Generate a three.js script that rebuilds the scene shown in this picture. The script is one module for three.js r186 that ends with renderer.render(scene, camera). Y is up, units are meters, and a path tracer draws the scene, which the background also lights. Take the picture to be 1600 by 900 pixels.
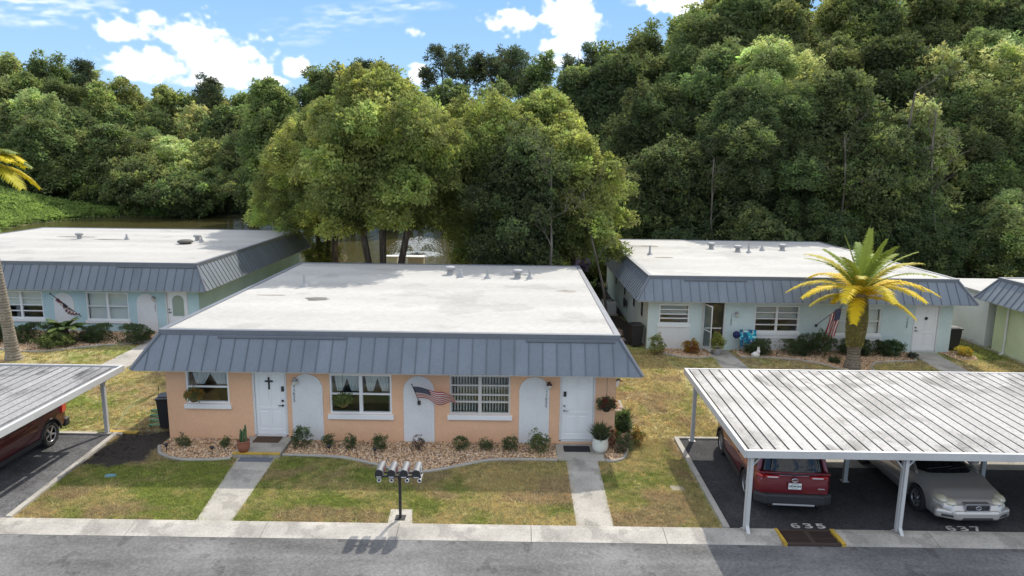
import * as THREE from 'three';
import { mergeGeometries, toCreasedNormals, mergeVertices } from 'three/addons/utils/BufferGeometryUtils.js';
import { RoundedBoxGeometry } from 'three/addons/geometries/RoundedBoxGeometry.js';
import { TextGeometry } from 'three/addons/geometries/TextGeometry.js';
import { FontLoader } from 'three/addons/loaders/FontLoader.js';
import { Brush, Evaluator, SUBTRACTION } from 'three-bvh-csg';

// ---------------------------------------------------------------- camera, sky, sun, exposure
const scene = new THREE.Scene();
const camera = new THREE.PerspectiveCamera(44.5, 16 / 9, 0.1, 2000);
camera.position.set(0, 8.47, 0);
camera.setRotationFromMatrix(new THREE.Matrix4().makeBasis(
  new THREE.Vector3(0.99990516, 0.01202012, -0.00672191),
  new THREE.Vector3(-0.01302819, 0.98381161, -0.17873159),
  new THREE.Vector3(0.00446471, 0.17880222, 0.98387491)));
const SUN_DIR = new THREE.Vector3(0.395, 1, -0.93).normalize();
const sun = new THREE.DirectionalLight(new THREE.Color().setRGB(1, 0.94, 0.84), 3.6);
sun.position.copy(SUN_DIR).multiplyScalar(120).add(new THREE.Vector3(0, 0, -40));
sun.target.position.set(0, 0, -40);
sun.castShadow = true; sun.shadow.radius = 1.5;
sun.shadow.mapSize.set(4096, 4096);
Object.assign(sun.shadow.camera, { left: -110, right: 110, top: 110, bottom: -110, near: 1, far: 320 });
scene.add(sun, sun.target);
const renderer = new THREE.WebGLRenderer({ antialias: true });
renderer.toneMapping = THREE.LinearToneMapping;
renderer.toneMappingExposure = 1.36;
renderer.shadowMap.enabled = true;

// ---------------------------------------------------------------- numbers: random, noise
function rng(seed) { let s = (seed * 2654435761) >>> 0 || 1; return () => { s ^= s << 13; s >>>= 0; s ^= s >>> 17; s ^= s << 5; s >>>= 0; return s / 4294967296; }; }
const clamp = (v, a = 0, b = 1) => Math.min(b, Math.max(a, v));
const smooth = (a, b, v) => { const t = clamp((v - a) / (b - a)); return t * t * (3 - 2 * t); };
const lerp = (a, b, t) => a + (b - a) * t;
function hash2(x, y, s) { let h = (x | 0) * 374761393 + (y | 0) * 668265263 + s * 974711; h = Math.imul(h ^ (h >>> 13), 1274126177); h = Math.imul(h ^ (h >>> 15), 2246822519); return ((h ^ (h >>> 16)) >>> 0) / 4294967296; }
function noise2(x, y, s = 1, per = 0) {
  const xi = Math.floor(x), yi = Math.floor(y), fx = x - xi, fy = y - yi;
  const w = per ? (v) => ((v % per) + per) % per : (v) => v;
  const u = fx * fx * (3 - 2 * fx), v = fy * fy * (3 - 2 * fy);
  const a = hash2(w(xi), w(yi), s), b = hash2(w(xi + 1), w(yi), s), c = hash2(w(xi), w(yi + 1), s), d = hash2(w(xi + 1), w(yi + 1), s);
  return a + (b - a) * u + (c - a) * v + (a - b - c + d) * u * v;
}
function fbm(x, y, oct = 4, s = 1, per = 0) {
  let v = 0, a = 0.5, n = 0;
  for (let i = 0; i < oct; i++) { v += a * noise2(x, y, s + i * 17, per); n += a; x *= 2; y *= 2; per *= 2; a *= 0.5; }
  return v / n;
}

// ---------------------------------------------------------------- sky: blue air and cumulus all round
{
  const W = 4096, H = 2048, data = new Float32Array(W * H * 4);
  const clouds = [[-26.53,6.13,2.87,1.35,1],[-23.76,7.69,2.19,2.08,1],[-22.12,6.76,3.02,1.88,1],[-20.40,6.41,2.29,1.46,0.9],[-27.93,6.04,1.77,1.04,0.9],[-28.79,8.34,1.35,0.83,0.8],[-27.76,8.31,1.56,0.73,0.8],[-26.46,8.75,1.35,1.15,0.8],[-25.77,8.35,1.15,0.73,0.75],[-17.02,6.49,1.15,1.04,0.9],[-8.25,9.50,0.68,0.47,0.8],[-7.70,6.36,0.94,1.25,0.85],[-0.76,10.37,2.40,0.89,0.85],[3.83,10.84,2.40,2.19,1],[4.47,9.15,1.77,1.77,0.9],[2.90,8.55,1.35,1.04,0.7],[12.33,11.46,2.19,1.35,0.9],[9.48,11.80,1.56,0.42,0.5],[-33.00,9.36,5.73,1.35,0.55],[-33.76,8.51,3.13,0.63,0.5],[-18.74,8.55,3.65,0.63,0.32],[-12.22,10.46,3.65,0.83,0.36],[-8.37,11.39,3.13,0.42,0.36],[-15.99,9.37,3.13,0.73,0.32],[3.52,7.61,3.13,1.04,0.5],[5.98,8.08,1.56,0.94,0.6],[-22.20,5.47,5.73,0.73,0.8]];
  const R = rng(77);
  for (let k = 0; k < 270; k++) {                      // unseen cumulus over the rest of the sky, made denser to brighten the shade
    const az = R() * 360 - 180, el = 5 + R() * 62;
    if (Math.abs(az) < 48 && el < 22) continue;
    const n = 3 + Math.floor(R() * 5), big = 0.9 + el / 22;
    for (let j = 0; j < n; j++) clouds.push([az + (R() - 0.5) * 7 * big / Math.cos(el * Math.PI / 180), el + (R() - 0.4) * 2.2 * big, (1.6 + R() * 1.8) * big / Math.cos(el * Math.PI / 180), (0.9 + R()) * big, 0.8 + R() * 0.2]);
  }
  const cells = new Map();
  for (const c of clouds) for (let a = Math.floor((c[0] - c[2] * 1.6) / 5); a <= Math.floor((c[0] + c[2] * 1.6) / 5); a++)
    for (let e = Math.floor((c[1] - c[3] * 1.6) / 5); e <= Math.floor((c[1] + c[3] * 1.6) / 5); e++) {
      const key = (((a + 36) % 72 + 72) % 72) * 100 + e; if (!cells.has(key)) cells.set(key, []); cells.get(key).push(c);
    }
  for (let j = 0; j < H; j++) {
    const el = ((j + 0.5) / H - 0.5) * 180;
    const t = clamp(el / 90), hz = Math.exp(-Math.max(el, 0) / 9), hz2 = Math.exp(-Math.max(el, 0) / 35);
    let r = 0.080 + 0.095 * hz2 + 0.27 * hz, g = 0.23 + 0.155 * hz2 + 0.24 * hz, b = 0.54 + 0.18 * hz2 + 0.06 * hz;
    if (el < 0) { r = 0.20; g = 0.23; b = 0.20; }
    for (let i = 0; i < W; i++) {
      const th = ((i + 0.5) / W - 0.5) * 2 * Math.PI;           // three.js: u = atan2(z, x) / 2pi + 0.5
      let az = th * 180 / Math.PI + 90; if (az > 180) az -= 360;
      const o = (j * W + i) * 4; let R_ = r, G_ = g, B_ = b;
      if (el > 0) {
        const list = cells.get(Math.floor((az + 180) / 5) % 72 * 100 + Math.floor(el / 5));
        if (list) {
          let m = 0, up = 0, any = 0;
          for (const c of list) {
            let da = az - c[0]; if (da > 180) da -= 360; if (da < -180) da += 360;
            const dx = da / c[2], dy = (el - c[1]) / c[3], d = dx * dx + dy * dy * (dy < 0 ? 1.5 : 1);
            if (d < 2.4) { const v = (1 - d / 1.45) * c[4]; any = Math.max(any, c[4]); if (v > m) { m = v; up = dy; } }
          }
          if (any > 0) {
            const n = fbm(az * 1.1, el * 1.6, 6, 5), n2 = fbm(az * 2.6 + 9, el * 3.4, 5, 31);
            const wisp = any < 0.6;
            let a = smooth(0.24, 0.74, m * 1.0 + (n - 0.5) * 1.25 + (n2 - 0.5) * 0.5);
            if (wisp) a = clamp(m * 1.2) * 0.9 * smooth(0.35, 0.75, fbm(az * 0.9 + el * 0.8, el * 5 - az * 0.6, 5, 90));
            const lit = clamp(0.62 + 0.25 * up + 1.1 * (n - 0.5) + 0.8 * (n2 - 0.5));
            R_ = lerp(r, lerp(0.62, 1.02, lit), a); G_ = lerp(g, lerp(0.68, 1.01, lit), a); B_ = lerp(b, lerp(0.80, 1.02, lit), a);
          }
        }
      }
      data[o] = R_; data[o + 1] = G_; data[o + 2] = B_; data[o + 3] = 1;
    }
  }
  const sky = new THREE.DataTexture(data, W, H, THREE.RGBAFormat, THREE.FloatType);
  sky.mapping = THREE.EquirectangularReflectionMapping; sky.magFilter = sky.minFilter = THREE.LinearFilter; sky.needsUpdate = true;
  scene.background = sky; scene.environment = sky; scene.backgroundIntensity = scene.environmentIntensity = 1.14;
}

// ---------------------------------------------------------------- textures
function tex(size, fn, metres = 1, srgb = true, w = size) {
  const d = new Uint8Array(w * size * 4);
  for (let j = 0; j < size; j++) for (let i = 0; i < w; i++) {
    const c = fn((i + 0.5) / w, (j + 0.5) / size), o = (j * w + i) * 4;
    if (typeof c === 'number') d[o] = d[o + 1] = d[o + 2] = clamp(c) * 255; else { d[o] = clamp(c[0]) * 255; d[o + 1] = clamp(c[1]) * 255; d[o + 2] = clamp(c[2]) * 255; }
    d[o + 3] = 255;
  }
  const t = new THREE.DataTexture(d, w, size); t.wrapS = t.wrapT = THREE.RepeatWrapping; t.magFilter = THREE.LinearFilter; t.minFilter = THREE.LinearMipmapLinearFilter; t.generateMipmaps = true;
  if (srgb) t.colorSpace = THREE.SRGBColorSpace;
  const m = Array.isArray(metres) ? metres : [metres, metres];
  t.repeat.set(1 / m[0], 1 / m[1]); t.needsUpdate = true; return t;
}
const bumpFine = tex(512, (u, v) => 0.5 * fbm(u * 32, v * 32, 3, 3, 32) + 0.5 * fbm(u * 96, v * 96, 2, 8, 96), 1.2, false);
const tAsphalt = tex(1024, (u, v) => { const n = fbm(u * 5, v * 5, 4, 11, 5), f = fbm(u * 200, v * 200, 2, 12, 200), m = fbm(u * 40, v * 40, 3, 14, 40); const k = 0.62 + 0.30 * (n - 0.5) + 0.38 * (f - 0.5) + 0.16 * (m - 0.5); return [k * 1.0, k * 1.0, k * 1.01]; }, 6);
const tRoad = tex(1024, (u, v) => {                       // worn tyre tracks, grit and stains run along the street
  const n = fbm(u * 8, v * 4, 5, 61, 4), f = fbm(u * 220, v * 220, 2, 62, 220), st = fbm(u * 4, v * 24, 4, 63, 4), sp = fbm(u * 26, v * 26, 3, 64, 26);
  const k = 0.66 + 0.22 * (n - 0.5) + 0.20 * (f - 0.5) + 0.22 * (st - 0.5) - 0.10 * smooth(0.70, 0.80, sp) - 0.05 * (1 - smooth(0.0, 0.006, Math.abs(fbm(u * 5, v * 5, 5, 66, 5) - 0.5))) * smooth(0.4, 0.6, fbm(u * 3, v * 3, 2, 67, 3)); return [k * 1.005, k, k * 0.995]; }, 9);
const tConc = tex(1024, (u, v) => { const n = fbm(u * 6, v * 6, 5, 21, 6), f = fbm(u * 160, v * 160, 2, 22, 160), s = smooth(0.60, 0.74, fbm(u * 9, v * 9, 4, 25, 9)); const k = 0.88 + 0.22 * (n - 0.5) + 0.18 * (f - 0.5) - 0.10 * s; return [k, k * 0.985, k * 0.955]; }, 3.5);
const tRoof = tex(1024, (u, v) => {
  const n = fbm(u * 3, v * 6, 6, 31, 3), d = fbm(u * 2, v * 10, 5, 33, 2), p = smooth(0.62, 0.72, fbm(u * 7, v * 7, 5, 36, 7)), f = fbm(u * 120, v * 120, 2, 38, 120);
  const k = 0.94 + 0.14 * (n - 0.5) + 0.11 * (d - 0.5) - 0.06 * p + 0.07 * (f - 0.5); return [k, k * 0.99, k * 0.965]; }, 14);
const tDirtyMetal = tex(1024, (u, v) => {
  const s = fbm(u * 24, v * 3, 5, 41, 3), p = smooth(0.50, 0.72, fbm(u * 6, v * 6, 5, 43, 6)), f = fbm(u * 130, v * 130, 2, 44, 130), k = 0.96 - 0.18 * p - 0.36 * smooth(0.52, 0.8, s) * (0.3 + p) + 0.30 * (f - 0.5) + 0.26 * (s - 0.5); return [k, k * 0.99, k * 0.98]; }, 5);
const tWall = tex(1024, (u, v) => { const n = fbm(u * 5, v * 5, 5, 51, 5), f = fbm(u * 100, v * 100, 2, 52, 100); return 0.94 + 0.09 * (n - 0.5) + 0.05 * (f - 0.5); }, 4);
const tBark = tex(512, (u, v) => { const n = fbm(u * 14, v * 4, 5, 71, 4); return [0.55 + 0.6 * (n - 0.5), 0.53 + 0.6 * (n - 0.5), 0.5 + 0.6 * (n - 0.5)]; }, 2);
const tPalmBark = tex(512, (u, v) => { const ring = Math.abs(((v * 14 + 0.3 * fbm(u * 6, v * 6, 3, 81, 6)) % 1) - 0.5) * 2, n = fbm(u * 20, v * 40, 3, 82, 20); const k = 0.60 - 0.24 * smooth(0.72, 0.95, ring) + 0.35 * (n - 0.5); return [k, k * 0.96, k * 0.9]; }, 1.6);
const tPanel = tex(512, (u, v) => { const n = fbm(u * 5, v * 5, 5, 91, 5), f = fbm(u * 60, v * 60, 2, 92, 60); return 0.95 + 0.11 * (n - 0.5) + 0.06 * (f - 0.5); }, 3);

// ---------------------------------------------------------------- materials (linear base colours)
const C = (r, g, b) => new THREE.Color().setRGB(r, g, b);
const mat = (r, g, b, rough = 0.8, extra = {}) => new THREE.MeshStandardMaterial({ color: C(r, g, b), roughness: rough, side: THREE.DoubleSide, ...extra });
const phys = (r, g, b, rough, extra = {}) => new THREE.MeshPhysicalMaterial({ color: C(r, g, b), roughness: rough, side: THREE.DoubleSide, ...extra });
const M = {
  peach: mat(0.87, 0.525, 0.32, 0.9, { map: tWall, bumpMap: bumpFine, bumpScale: 0.0025 }),
  aqua: mat(0.65, 0.765, 0.745, 0.9, { map: tWall, bumpMap: bumpFine, bumpScale: 0.0025 }),
  skyblue: mat(0.52, 0.70, 0.725, 0.9, { map: tWall, bumpMap: bumpFine, bumpScale: 0.0025 }),
  lime: mat(0.66, 0.74, 0.46, 0.9, { map: tWall, bumpMap: bumpFine, bumpScale: 0.0025 }),
  whiteWall: mat(0.78, 0.79, 0.76, 0.9, { map: tWall, bumpMap: bumpFine, bumpScale: 0.001 }),
  white: mat(0.80, 0.80, 0.79, 0.55, { map: tWall }),
  whitePlain: mat(0.80, 0.80, 0.79, 0.5),
  trimWhite: mat(0.74, 0.73, 0.71, 0.6, { map: tWall }),
  roof: mat(0.475, 0.474, 0.47, 0.9, { map: tRoof, bumpMap: bumpFine, bumpScale: 0.004 }),
  slate: [0, 1, 2].map((k) => mat(0.165 + k * 0.010, 0.195 + k * 0.011, 0.225 + k * 0.012, 0.55, { map: tPanel, metalness: 0.1 })),
  slateSeam: mat(0.105, 0.122, 0.145, 0.6), slateTrim: mat(0.17, 0.185, 0.21, 0.55, { map: tPanel, metalness: 0.1 }),  // slateSeam: narrow shadow lines of the ribs put into a darker colour
  dark: mat(0.06, 0.055, 0.05, 0.6), black: mat(0.02, 0.02, 0.022, 0.5), interior: mat(0.26, 0.26, 0.255, 0.95),
  glass: phys(0.92, 0.95, 0.95, 0.02, { transmission: 1, thickness: 0, ior: 1.5 }),
  curtain: phys(0.80, 0.80, 0.78, 0.95, { transmission: 0.25, thickness: 0 }),
  blind: mat(0.74, 0.73, 0.70, 0.8),
  asphalt: mat(0.33, 0.327, 0.323, 0.95, { map: tRoad, bumpMap: bumpFine, bumpScale: 0.004 }),
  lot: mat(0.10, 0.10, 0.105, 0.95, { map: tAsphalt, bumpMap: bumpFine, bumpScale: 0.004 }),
  conc: mat(0.50, 0.483, 0.455, 0.9, { map: tConc, bumpMap: bumpFine, bumpScale: 0.003 }),
  concGrey: mat(0.45, 0.435, 0.405, 0.9, { map: tConc, bumpMap: bumpFine, bumpScale: 0.003 }),
  yellow: mat(0.62, 0.42, 0.06, 0.8, { map: tConc }), paint: mat(0.72, 0.72, 0.70, 0.8, { map: tConc }),
  carportPanel: [0, 1, 2].map((k) => mat(0.35 - k * 0.025, 0.348 - k * 0.025, 0.346 - k * 0.025, 0.6, { map: tDirtyMetal })),
  seam: mat(0.040, 0.045, 0.062, 0.6), seamPale: mat(0.24, 0.24, 0.25, 0.6), post: mat(0.58, 0.58, 0.565, 0.5, { map: tWall }),  // carport gaps: rib shade put into seam, sunlit ribs into seamPale
  soil: mat(0.055, 0.042, 0.032, 1), bark: mat(0.36, 0.29, 0.23, 0.95, { map: tBark }), barkGrey: mat(0.42, 0.40, 0.36, 0.95, { map: tBark }),
  rust: mat(0.055, 0.035, 0.028, 0.85), galv: mat(0.36, 0.37, 0.38, 0.42, { metalness: 0.75 }), ventGrey: mat(0.34, 0.34, 0.34, 0.7),
  chrome: mat(0.75, 0.75, 0.77, 0.15, { metalness: 1 }), tyre: mat(0.022, 0.022, 0.023, 0.85), rim: mat(0.48, 0.48, 0.50, 0.3, { metalness: 0.8 }),
  plastic: mat(0.028, 0.028, 0.03, 0.6), carGlass: phys(0.010, 0.012, 0.013, 0.05, { specularIntensity: 0.9 }),
  terracotta: mat(0.26, 0.095, 0.055, 0.7), binBlack: mat(0.022, 0.022, 0.024, 0.45), wood: mat(0.20, 0.13, 0.075, 0.8),
};
function leafMat(rough = 0.75, t = 0.56) { return new THREE.MeshPhysicalMaterial({ color: 0xffffff, roughness: rough, side: THREE.DoubleSide, transmission: t, thickness: 0, specularIntensity: 0.4 }); }
const LEAF = leafMat(0.9), GRASSM = new THREE.MeshStandardMaterial({ color: 0xffffff, roughness: 0.95, side: THREE.DoubleSide });

// ---------------------------------------------------------------- builders
const bases = new WeakMap(), taken = new Map();
function numbered(n) { const k = taken.get(n) || 0; taken.set(n, k + 1); return k ? n + '_' + String(k).padStart(3, '0') : n; }
function boxUV(g) {
  const p = g.attributes.position, n = g.attributes.normal, uv = new Float32Array(p.count * 2);
  for (let i = 0; i < p.count; i++) {
    const ax = Math.abs(n.getX(i)), ay = Math.abs(n.getY(i)), az = Math.abs(n.getZ(i));
    let u, v; if (ay >= ax && ay >= az) { u = p.getX(i); v = p.getZ(i); } else if (ax >= az) { u = p.getZ(i); v = p.getY(i); } else { u = p.getX(i); v = p.getY(i); }
    uv[i * 2] = u; uv[i * 2 + 1] = v;
  }
  g.setAttribute('uv', new THREE.BufferAttribute(uv, 2)); return g;
}
const flat = (gs) => { gs = Array.isArray(gs) ? gs : [gs]; if (gs.length === 1) return gs[0]; return mergeGeometries(gs.map((g) => { const q = g.index ? g.toNonIndexed() : g; for (const k of Object.keys(q.attributes)) if (!['position', 'normal', 'uv'].includes(k)) q.deleteAttribute(k); if (!q.attributes.uv) boxUV(q); return q; })); };
function mesh(name, gs, m, parent, keepUV = false) {
  const g = flat(gs); if (!keepUV && (m.map || m.bumpMap)) boxUV(g);
  const o = new THREE.Mesh(g, m); o.name = parent ? name : numbered(name); o.castShadow = o.receiveShadow = true;
  if (parent) { if (bases.has(parent)) o.position.copy(bases.get(parent)).negate(); parent.add(o); } else scene.add(o);
  return o;
}
function tag(o, label, category, group) { o.userData.label = label; o.userData.category = category; if (group) o.userData.group = group; return o; }
function thing(name, label, category, [x, y, z], group, local = false, turn = 0) {
  const o = new THREE.Group(); o.name = numbered(name); o.position.set(x, y, z); o.rotation.y = turn; scene.add(o); tag(o, label, category, group);
  if (!local) bases.set(o, o.position.clone()); return o;
}
function struct(name, gs, m, keepUV) { const o = mesh(name, gs, m, null, keepUV); o.userData.kind = 'structure'; return o; }
const T = (g, x = 0, y = 0, z = 0, rx = 0, ry = 0, rz = 0) => { if (rx) g.rotateX(rx); if (ry) g.rotateY(ry); if (rz) g.rotateZ(rz); return g.translate(x, y, z); };
const bx = (x0, x1, y0, y1, z0, z1) => new THREE.BoxGeometry(x1 - x0, y1 - y0, z1 - z0).translate((x0 + x1) / 2, (y0 + y1) / 2, (z0 + z1) / 2);
const rbx = (x0, x1, y0, y1, z0, z1, r = 0.02) => new RoundedBoxGeometry(x1 - x0, y1 - y0, z1 - z0, 2, Math.min(r, (x1 - x0) / 2.01, (y1 - y0) / 2.01, (z1 - z0) / 2.01)).translate((x0 + x1) / 2, (y0 + y1) / 2, (z0 + z1) / 2);
const V = (x, y, z) => new THREE.Vector3(x, y, z);
function bar(a, b, r0, r1 = r0, seg = 7) {
  const d = new THREE.Vector3().subVectors(b, a), l = d.length(), g = new THREE.CylinderGeometry(r1, r0, l, seg, 1);
  g.translate(0, l / 2, 0); g.applyQuaternion(new THREE.Quaternion().setFromUnitVectors(V(0, 1, 0), d.normalize())); return g.translate(a.x, a.y, a.z);
}
const tube = (pts, r, seg = 24, rs = 6) => new THREE.TubeGeometry(new THREE.CatmullRomCurve3(pts), seg, r, rs);
const lathe = (pts, seg = 20) => new THREE.LatheGeometry(pts.map(([r, y]) => new THREE.Vector2(r, y)), seg);
function polyShape(pts) { const s = new THREE.Shape(); pts.forEach(([x, z], i) => (i ? s.lineTo(x, -z) : s.moveTo(x, -z))); return s; }
function slab(pts, y0, y1) { const g = new THREE.ExtrudeGeometry(polyShape(pts), { depth: y1 - y0, bevelEnabled: false }); return g.rotateX(-Math.PI / 2).translate(0, y0, 0); }
function sheet(pts, y) { return new THREE.ShapeGeometry(polyShape(pts)).rotateX(-Math.PI / 2).translate(0, y, 0); }
const inside = (x, z, p) => { let c = false; for (let i = 0, j = p.length - 1; i < p.length; j = i++) if ((p[i][1] > z) !== (p[j][1] > z) && x < (p[j][0] - p[i][0]) * (z - p[i][1]) / (p[j][1] - p[i][1]) + p[i][0]) c = !c; return c; };
const font = await new FontLoader().loadAsync('fonts/droid/droid_sans_bold.typeface.json');
const fontR = await new FontLoader().loadAsync('fonts/droid/droid_sans_regular.typeface.json');
const text = (s, size, depth, f = font) => new TextGeometry(s, { font: f, size, depth, curveSegments: 4, bevelEnabled: false });
const inst = new THREE.Object3D();
function scatter(name, geo, m, places, parent) {           // places: [x, y, z, rx, ry, rz, scale, r, g, b]
  const o = new THREE.InstancedMesh(geo, m, places.length); o.name = parent ? name : numbered(name); o.castShadow = o.receiveShadow = true;
  const col = new THREE.Color();
  places.forEach((p, i) => { inst.position.set(p[0], p[1], p[2]); inst.rotation.set(p[3], p[4], p[5]); Array.isArray(p[6]) ? inst.scale.set(...p[6]) : inst.scale.setScalar(p[6]); inst.updateMatrix(); o.setMatrixAt(i, inst.matrix); o.setColorAt(i, col.setRGB(p[7], p[8], p[9])); });
  if (parent) { if (bases.has(parent)) o.position.copy(bases.get(parent)).negate(); parent.add(o); } else scene.add(o);
  return o;
}

// ---------------------------------------------------------------- terrain, pond, street, paving
const pond = [[-66,-99],[-56,-103],[-44,-104.5],[-30,-104],[-14,-98],[-4,-90],[2,-78],[-2,-70],[-4.6,-66.5],[-5,-64],[-2.5,-60],[-6,-57.5],[-14,-56.6],[-22,-56.6],[-32,-58],[-45,-64],[-56,-76],[-62,-86]];
function distTo(x, z, p) { let d = 1e9; for (let i = 0, j = p.length - 1; i < p.length; j = i++) { const ax = p[j][0], az = p[j][1], bx_ = p[i][0] - ax, bz = p[i][1] - az, t = clamp(((x - ax) * bx_ + (z - az) * bz) / (bx_ * bx_ + bz * bz)); d = Math.min(d, Math.hypot(x - ax - bx_ * t, z - az - bz * t)); } return d; }
function groundY(x, z) {
  let y = -0.05;
  if (z < -50) {
    if (z > -112 && x > -75 && x < 10) { const d = distTo(x, z, pond), s = inside(x, z, pond) ? d : -d; y -= 1.1 * smooth(-2.5, 2.5, s); }
    y += 3.9 * Math.exp(-(((x + 78) / 13) ** 2) - ((z + 97) / 9) ** 2) + 0.35 * (fbm(x * 0.15, z * 0.15, 3, 7) - 0.5);
  }
  return y;
}
{
  const nx = 190, nz = 190, g = new THREE.PlaneGeometry(1, 1, nx, nz), p = g.attributes.position;
  for (let i = 0; i < p.count; i++) {
    const a = p.getX(i) * 2, b = p.getY(i) + 0.5;                                    // a -1..1, b 0..1
    const x = Math.sign(a) * (Math.abs(a) * 90 + Math.max(0, Math.abs(a) - 0.8) ** 2 * 6000), z = b < 0.85 ? 20 - b / 0.85 * 140 : -120 - ((b - 0.85) / 0.15) ** 2 * 360;
    p.setXYZ(i, x, groundY(x, z), z);
  }
  g.computeVertexNormals();
  const tGround = tex(1024, (u, v) => { const n = fbm(u * 12, v * 12, 6, 101, 12), f = fbm(u * 90, v * 90, 3, 102, 90); return [0.33 + 0.3 * (n - 0.5) + 0.25 * (f - 0.5), 0.34 + 0.26 * (n - 0.5) + 0.25 * (f - 0.5), 0.2 + 0.16 * (n - 0.5) + 0.15 * (f - 0.5)]; }, 24);
  struct('ground', g, mat(0.8, 0.8, 0.8, 1, { map: tGround }));
  const ripple = tex(512, (u, v) => fbm(u * 10, v * 26, 4, 111, 2) , [9, 9], false);
  const w = sheet(pond.map(([x, z]) => [x + (x + 25) * 0.05, z + (z + 80) * 0.05]), -0.42); boxUV(w);
  struct('pond_water', w, phys(0.070, 0.062, 0.024, 0.10, { bumpMap: ripple, bumpScale: 0.10, specularIntensity: 0.6 }));
}
// beds, walks and lots first, since the lawn grows round them
const bedA = [[-10.38,-20.08],[-10.42,-19.5],[-10.13,-18.98],[-9.65,-18.68],[-9.2,-18.57],[-8.5,-18.60],[-8.0,-18.72],[-8.0,-20.08]];
const bedB = [[-6.64,-20.08],[-6.62,-18.99],[-5.6,-18.96],[-4.8,-18.86],[-4.2,-18.62],[-3.77,-18.40],[-3.2,-18.12],[-2.63,-17.97],[-2.0,-18.17],[-1.45,-18.46],[-0.75,-18.80],[0.1,-18.9],[1.26,-18.9],[1.26,-20.08]];
const bedC = [[2.66,-20.08],[2.66,-18.92],[2.85,-18.88],[3.15,-19.05],[3.32,-19.45],[3.42,-20.0],[3.72,-21.0],[3.75,-24],[3.08,-24],[3.08,-20.08]];
const bedD = [[6.5,-31.26],[6.6,-30.4],[7.3,-29.9],[8.1,-29.8],[8.75,-30.1],[8.8,-31.26]];
const bedE = [[9.95,-31.26],[9.95,-30.0],[11.2,-29.95],[12.3,-29.7],[13.1,-29.1],[13.6,-28.3],[14.2,-27.9],[14.9,-28.2],[15.1,-28.8],[15.6,-29.4],[16.5,-29.6],[17.4,-29.7],[17.8,-30.3],[17.9,-31.26]];
const bedF = [[-30,-33.06],[-30,-30.6],[-24,-30.2],[-21.8,-29.5],[-20.4,-29.4],[-18.8,-30.4],[-17.3,-30.9],[-16.9,-31.4],[-16.9,-33.06]];
const bedG = [[19.4,-31.26],[19.5,-30.0],[20.3,-29.9],[20.7,-30.6],[20.6,-31.5],[20.0,-31.5]];
const walk1 = [[-7.43,-15.24],[-6.58,-15.24],[-6.76,-18.80],[-7.83,-18.80]], walk2 = [[1.51,-15.24],[2.38,-15.24],[2.42,-18.88],[1.52,-18.88]];
const pad2 = [[1.28,-18.88],[2.64,-18.88],[2.64,-20.10],[1.28,-20.10]], pad1 = [[-7.98,-18.80],[-6.65,-18.80],[-6.65,-20.10],[-7.98,-20.10]];
const walkR1 = [[8.55,-24],[9.9,-24],[9.75,-31.2],[8.75,-31.2]], walkR2 = [[17.3,-24],[18.5,-24],[19.2,-31.2],[18.0,-31.2]], walkL = [[-16.9,-24.5],[-15.6,-24.5],[-15.7,-33.0],[-16.9,-33.0]];
const mailPad = [[-2.92,-15.24],[-2.34,-15.24],[-2.44,-15.92],[-2.96,-15.92]];
const lotR = [[5.12,-15.24],[40,-15.24],[40,-20.6],[5.14,-20.6]], lotL = [[-45,-15.24],[-11.95,-15.24],[-12.3,-20.28],[-45,-20.28]];
const houses = [[-10.4,3.04,-33.8,-20.12],[6.05,19.85,-46,-31.3],[-33,-15.2,-49,-33.1],[22.2,40,-37,-15]];
const hard = [bedA, bedB, bedC, bedD, bedE, bedF, bedG, walk1, walk2, pad1, pad2, walkR1, walkR2, walkL, mailPad, lotR, lotL];
const bbox = hard.map((p) => [Math.min(...p.map((q) => q[0])), Math.max(...p.map((q) => q[0])), Math.min(...p.map((q) => q[1])), Math.max(...p.map((q) => q[1]))]);
const covered = (x, z) => houses.some((h) => x > h[0] && x < h[1] && z > h[2] && z < h[3]) || hard.some((p, i) => x > bbox[i][0] && x < bbox[i][1] && z > bbox[i][2] && z < bbox[i][3] && inside(x, z, p));
const dirtEdge = [[-12.2,-18.35],[-11.2,-18.15],[-10.4,-18.55],[-10.36,-20.75],[-11.0,-20.8],[-12.1,-20.45]];
function dirtAt(x, z) {
  let d = 0;
  if (x < -9.9 && x > -12.7 && z > -21.2 && z < -17.6) { const e = distTo(x, z, dirtEdge) * (inside(x, z, dirtEdge) ? 1 : -1); d = smooth(-0.18, 0.16, e + (fbm(x * 3, z * 3, 4, 121) - 0.5) * 0.9); }
  if (x > 3 && x < 6.1 && z < -32) d = Math.max(d, smooth(0.3, 0.5, fbm(x * 1.5, z * 0.8, 4, 122) + 0.15));
  return d;
}
function grassColour(x, z) {
  const big = fbm(x * 0.34 + 3, z * 0.34, 4, 131), mid = fbm(x * 1.3, z * 1.3, 4, 133), fine = fbm(x * 7, z * 7, 3, 135);
  let dry = smooth(0.28, 0.60, big * 0.55 + mid * 0.45 + (fine - 0.5) * 0.3);
  const brown = smooth(0.50, 0.66, fbm(x * 0.8 + 40, z * 0.9, 4, 137));
  const g = [0.235 + 0.09 * fine, 0.285 + 0.10 * fine, 0.068], t = [0.56, 0.47, 0.235], b = [0.44, 0.34, 0.205];
  if (z < -30 && x > 19) dry *= 0.3;
  let c = [0, 1, 2].map((k) => lerp(lerp(g[k], t[k], dry * 0.85), b[k], brown * 0.7));
  const d = dirtAt(x, z); return [lerp(c[0], 0.05, d), lerp(c[1], 0.038, d), lerp(c[2], 0.028, d)];
}
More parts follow.
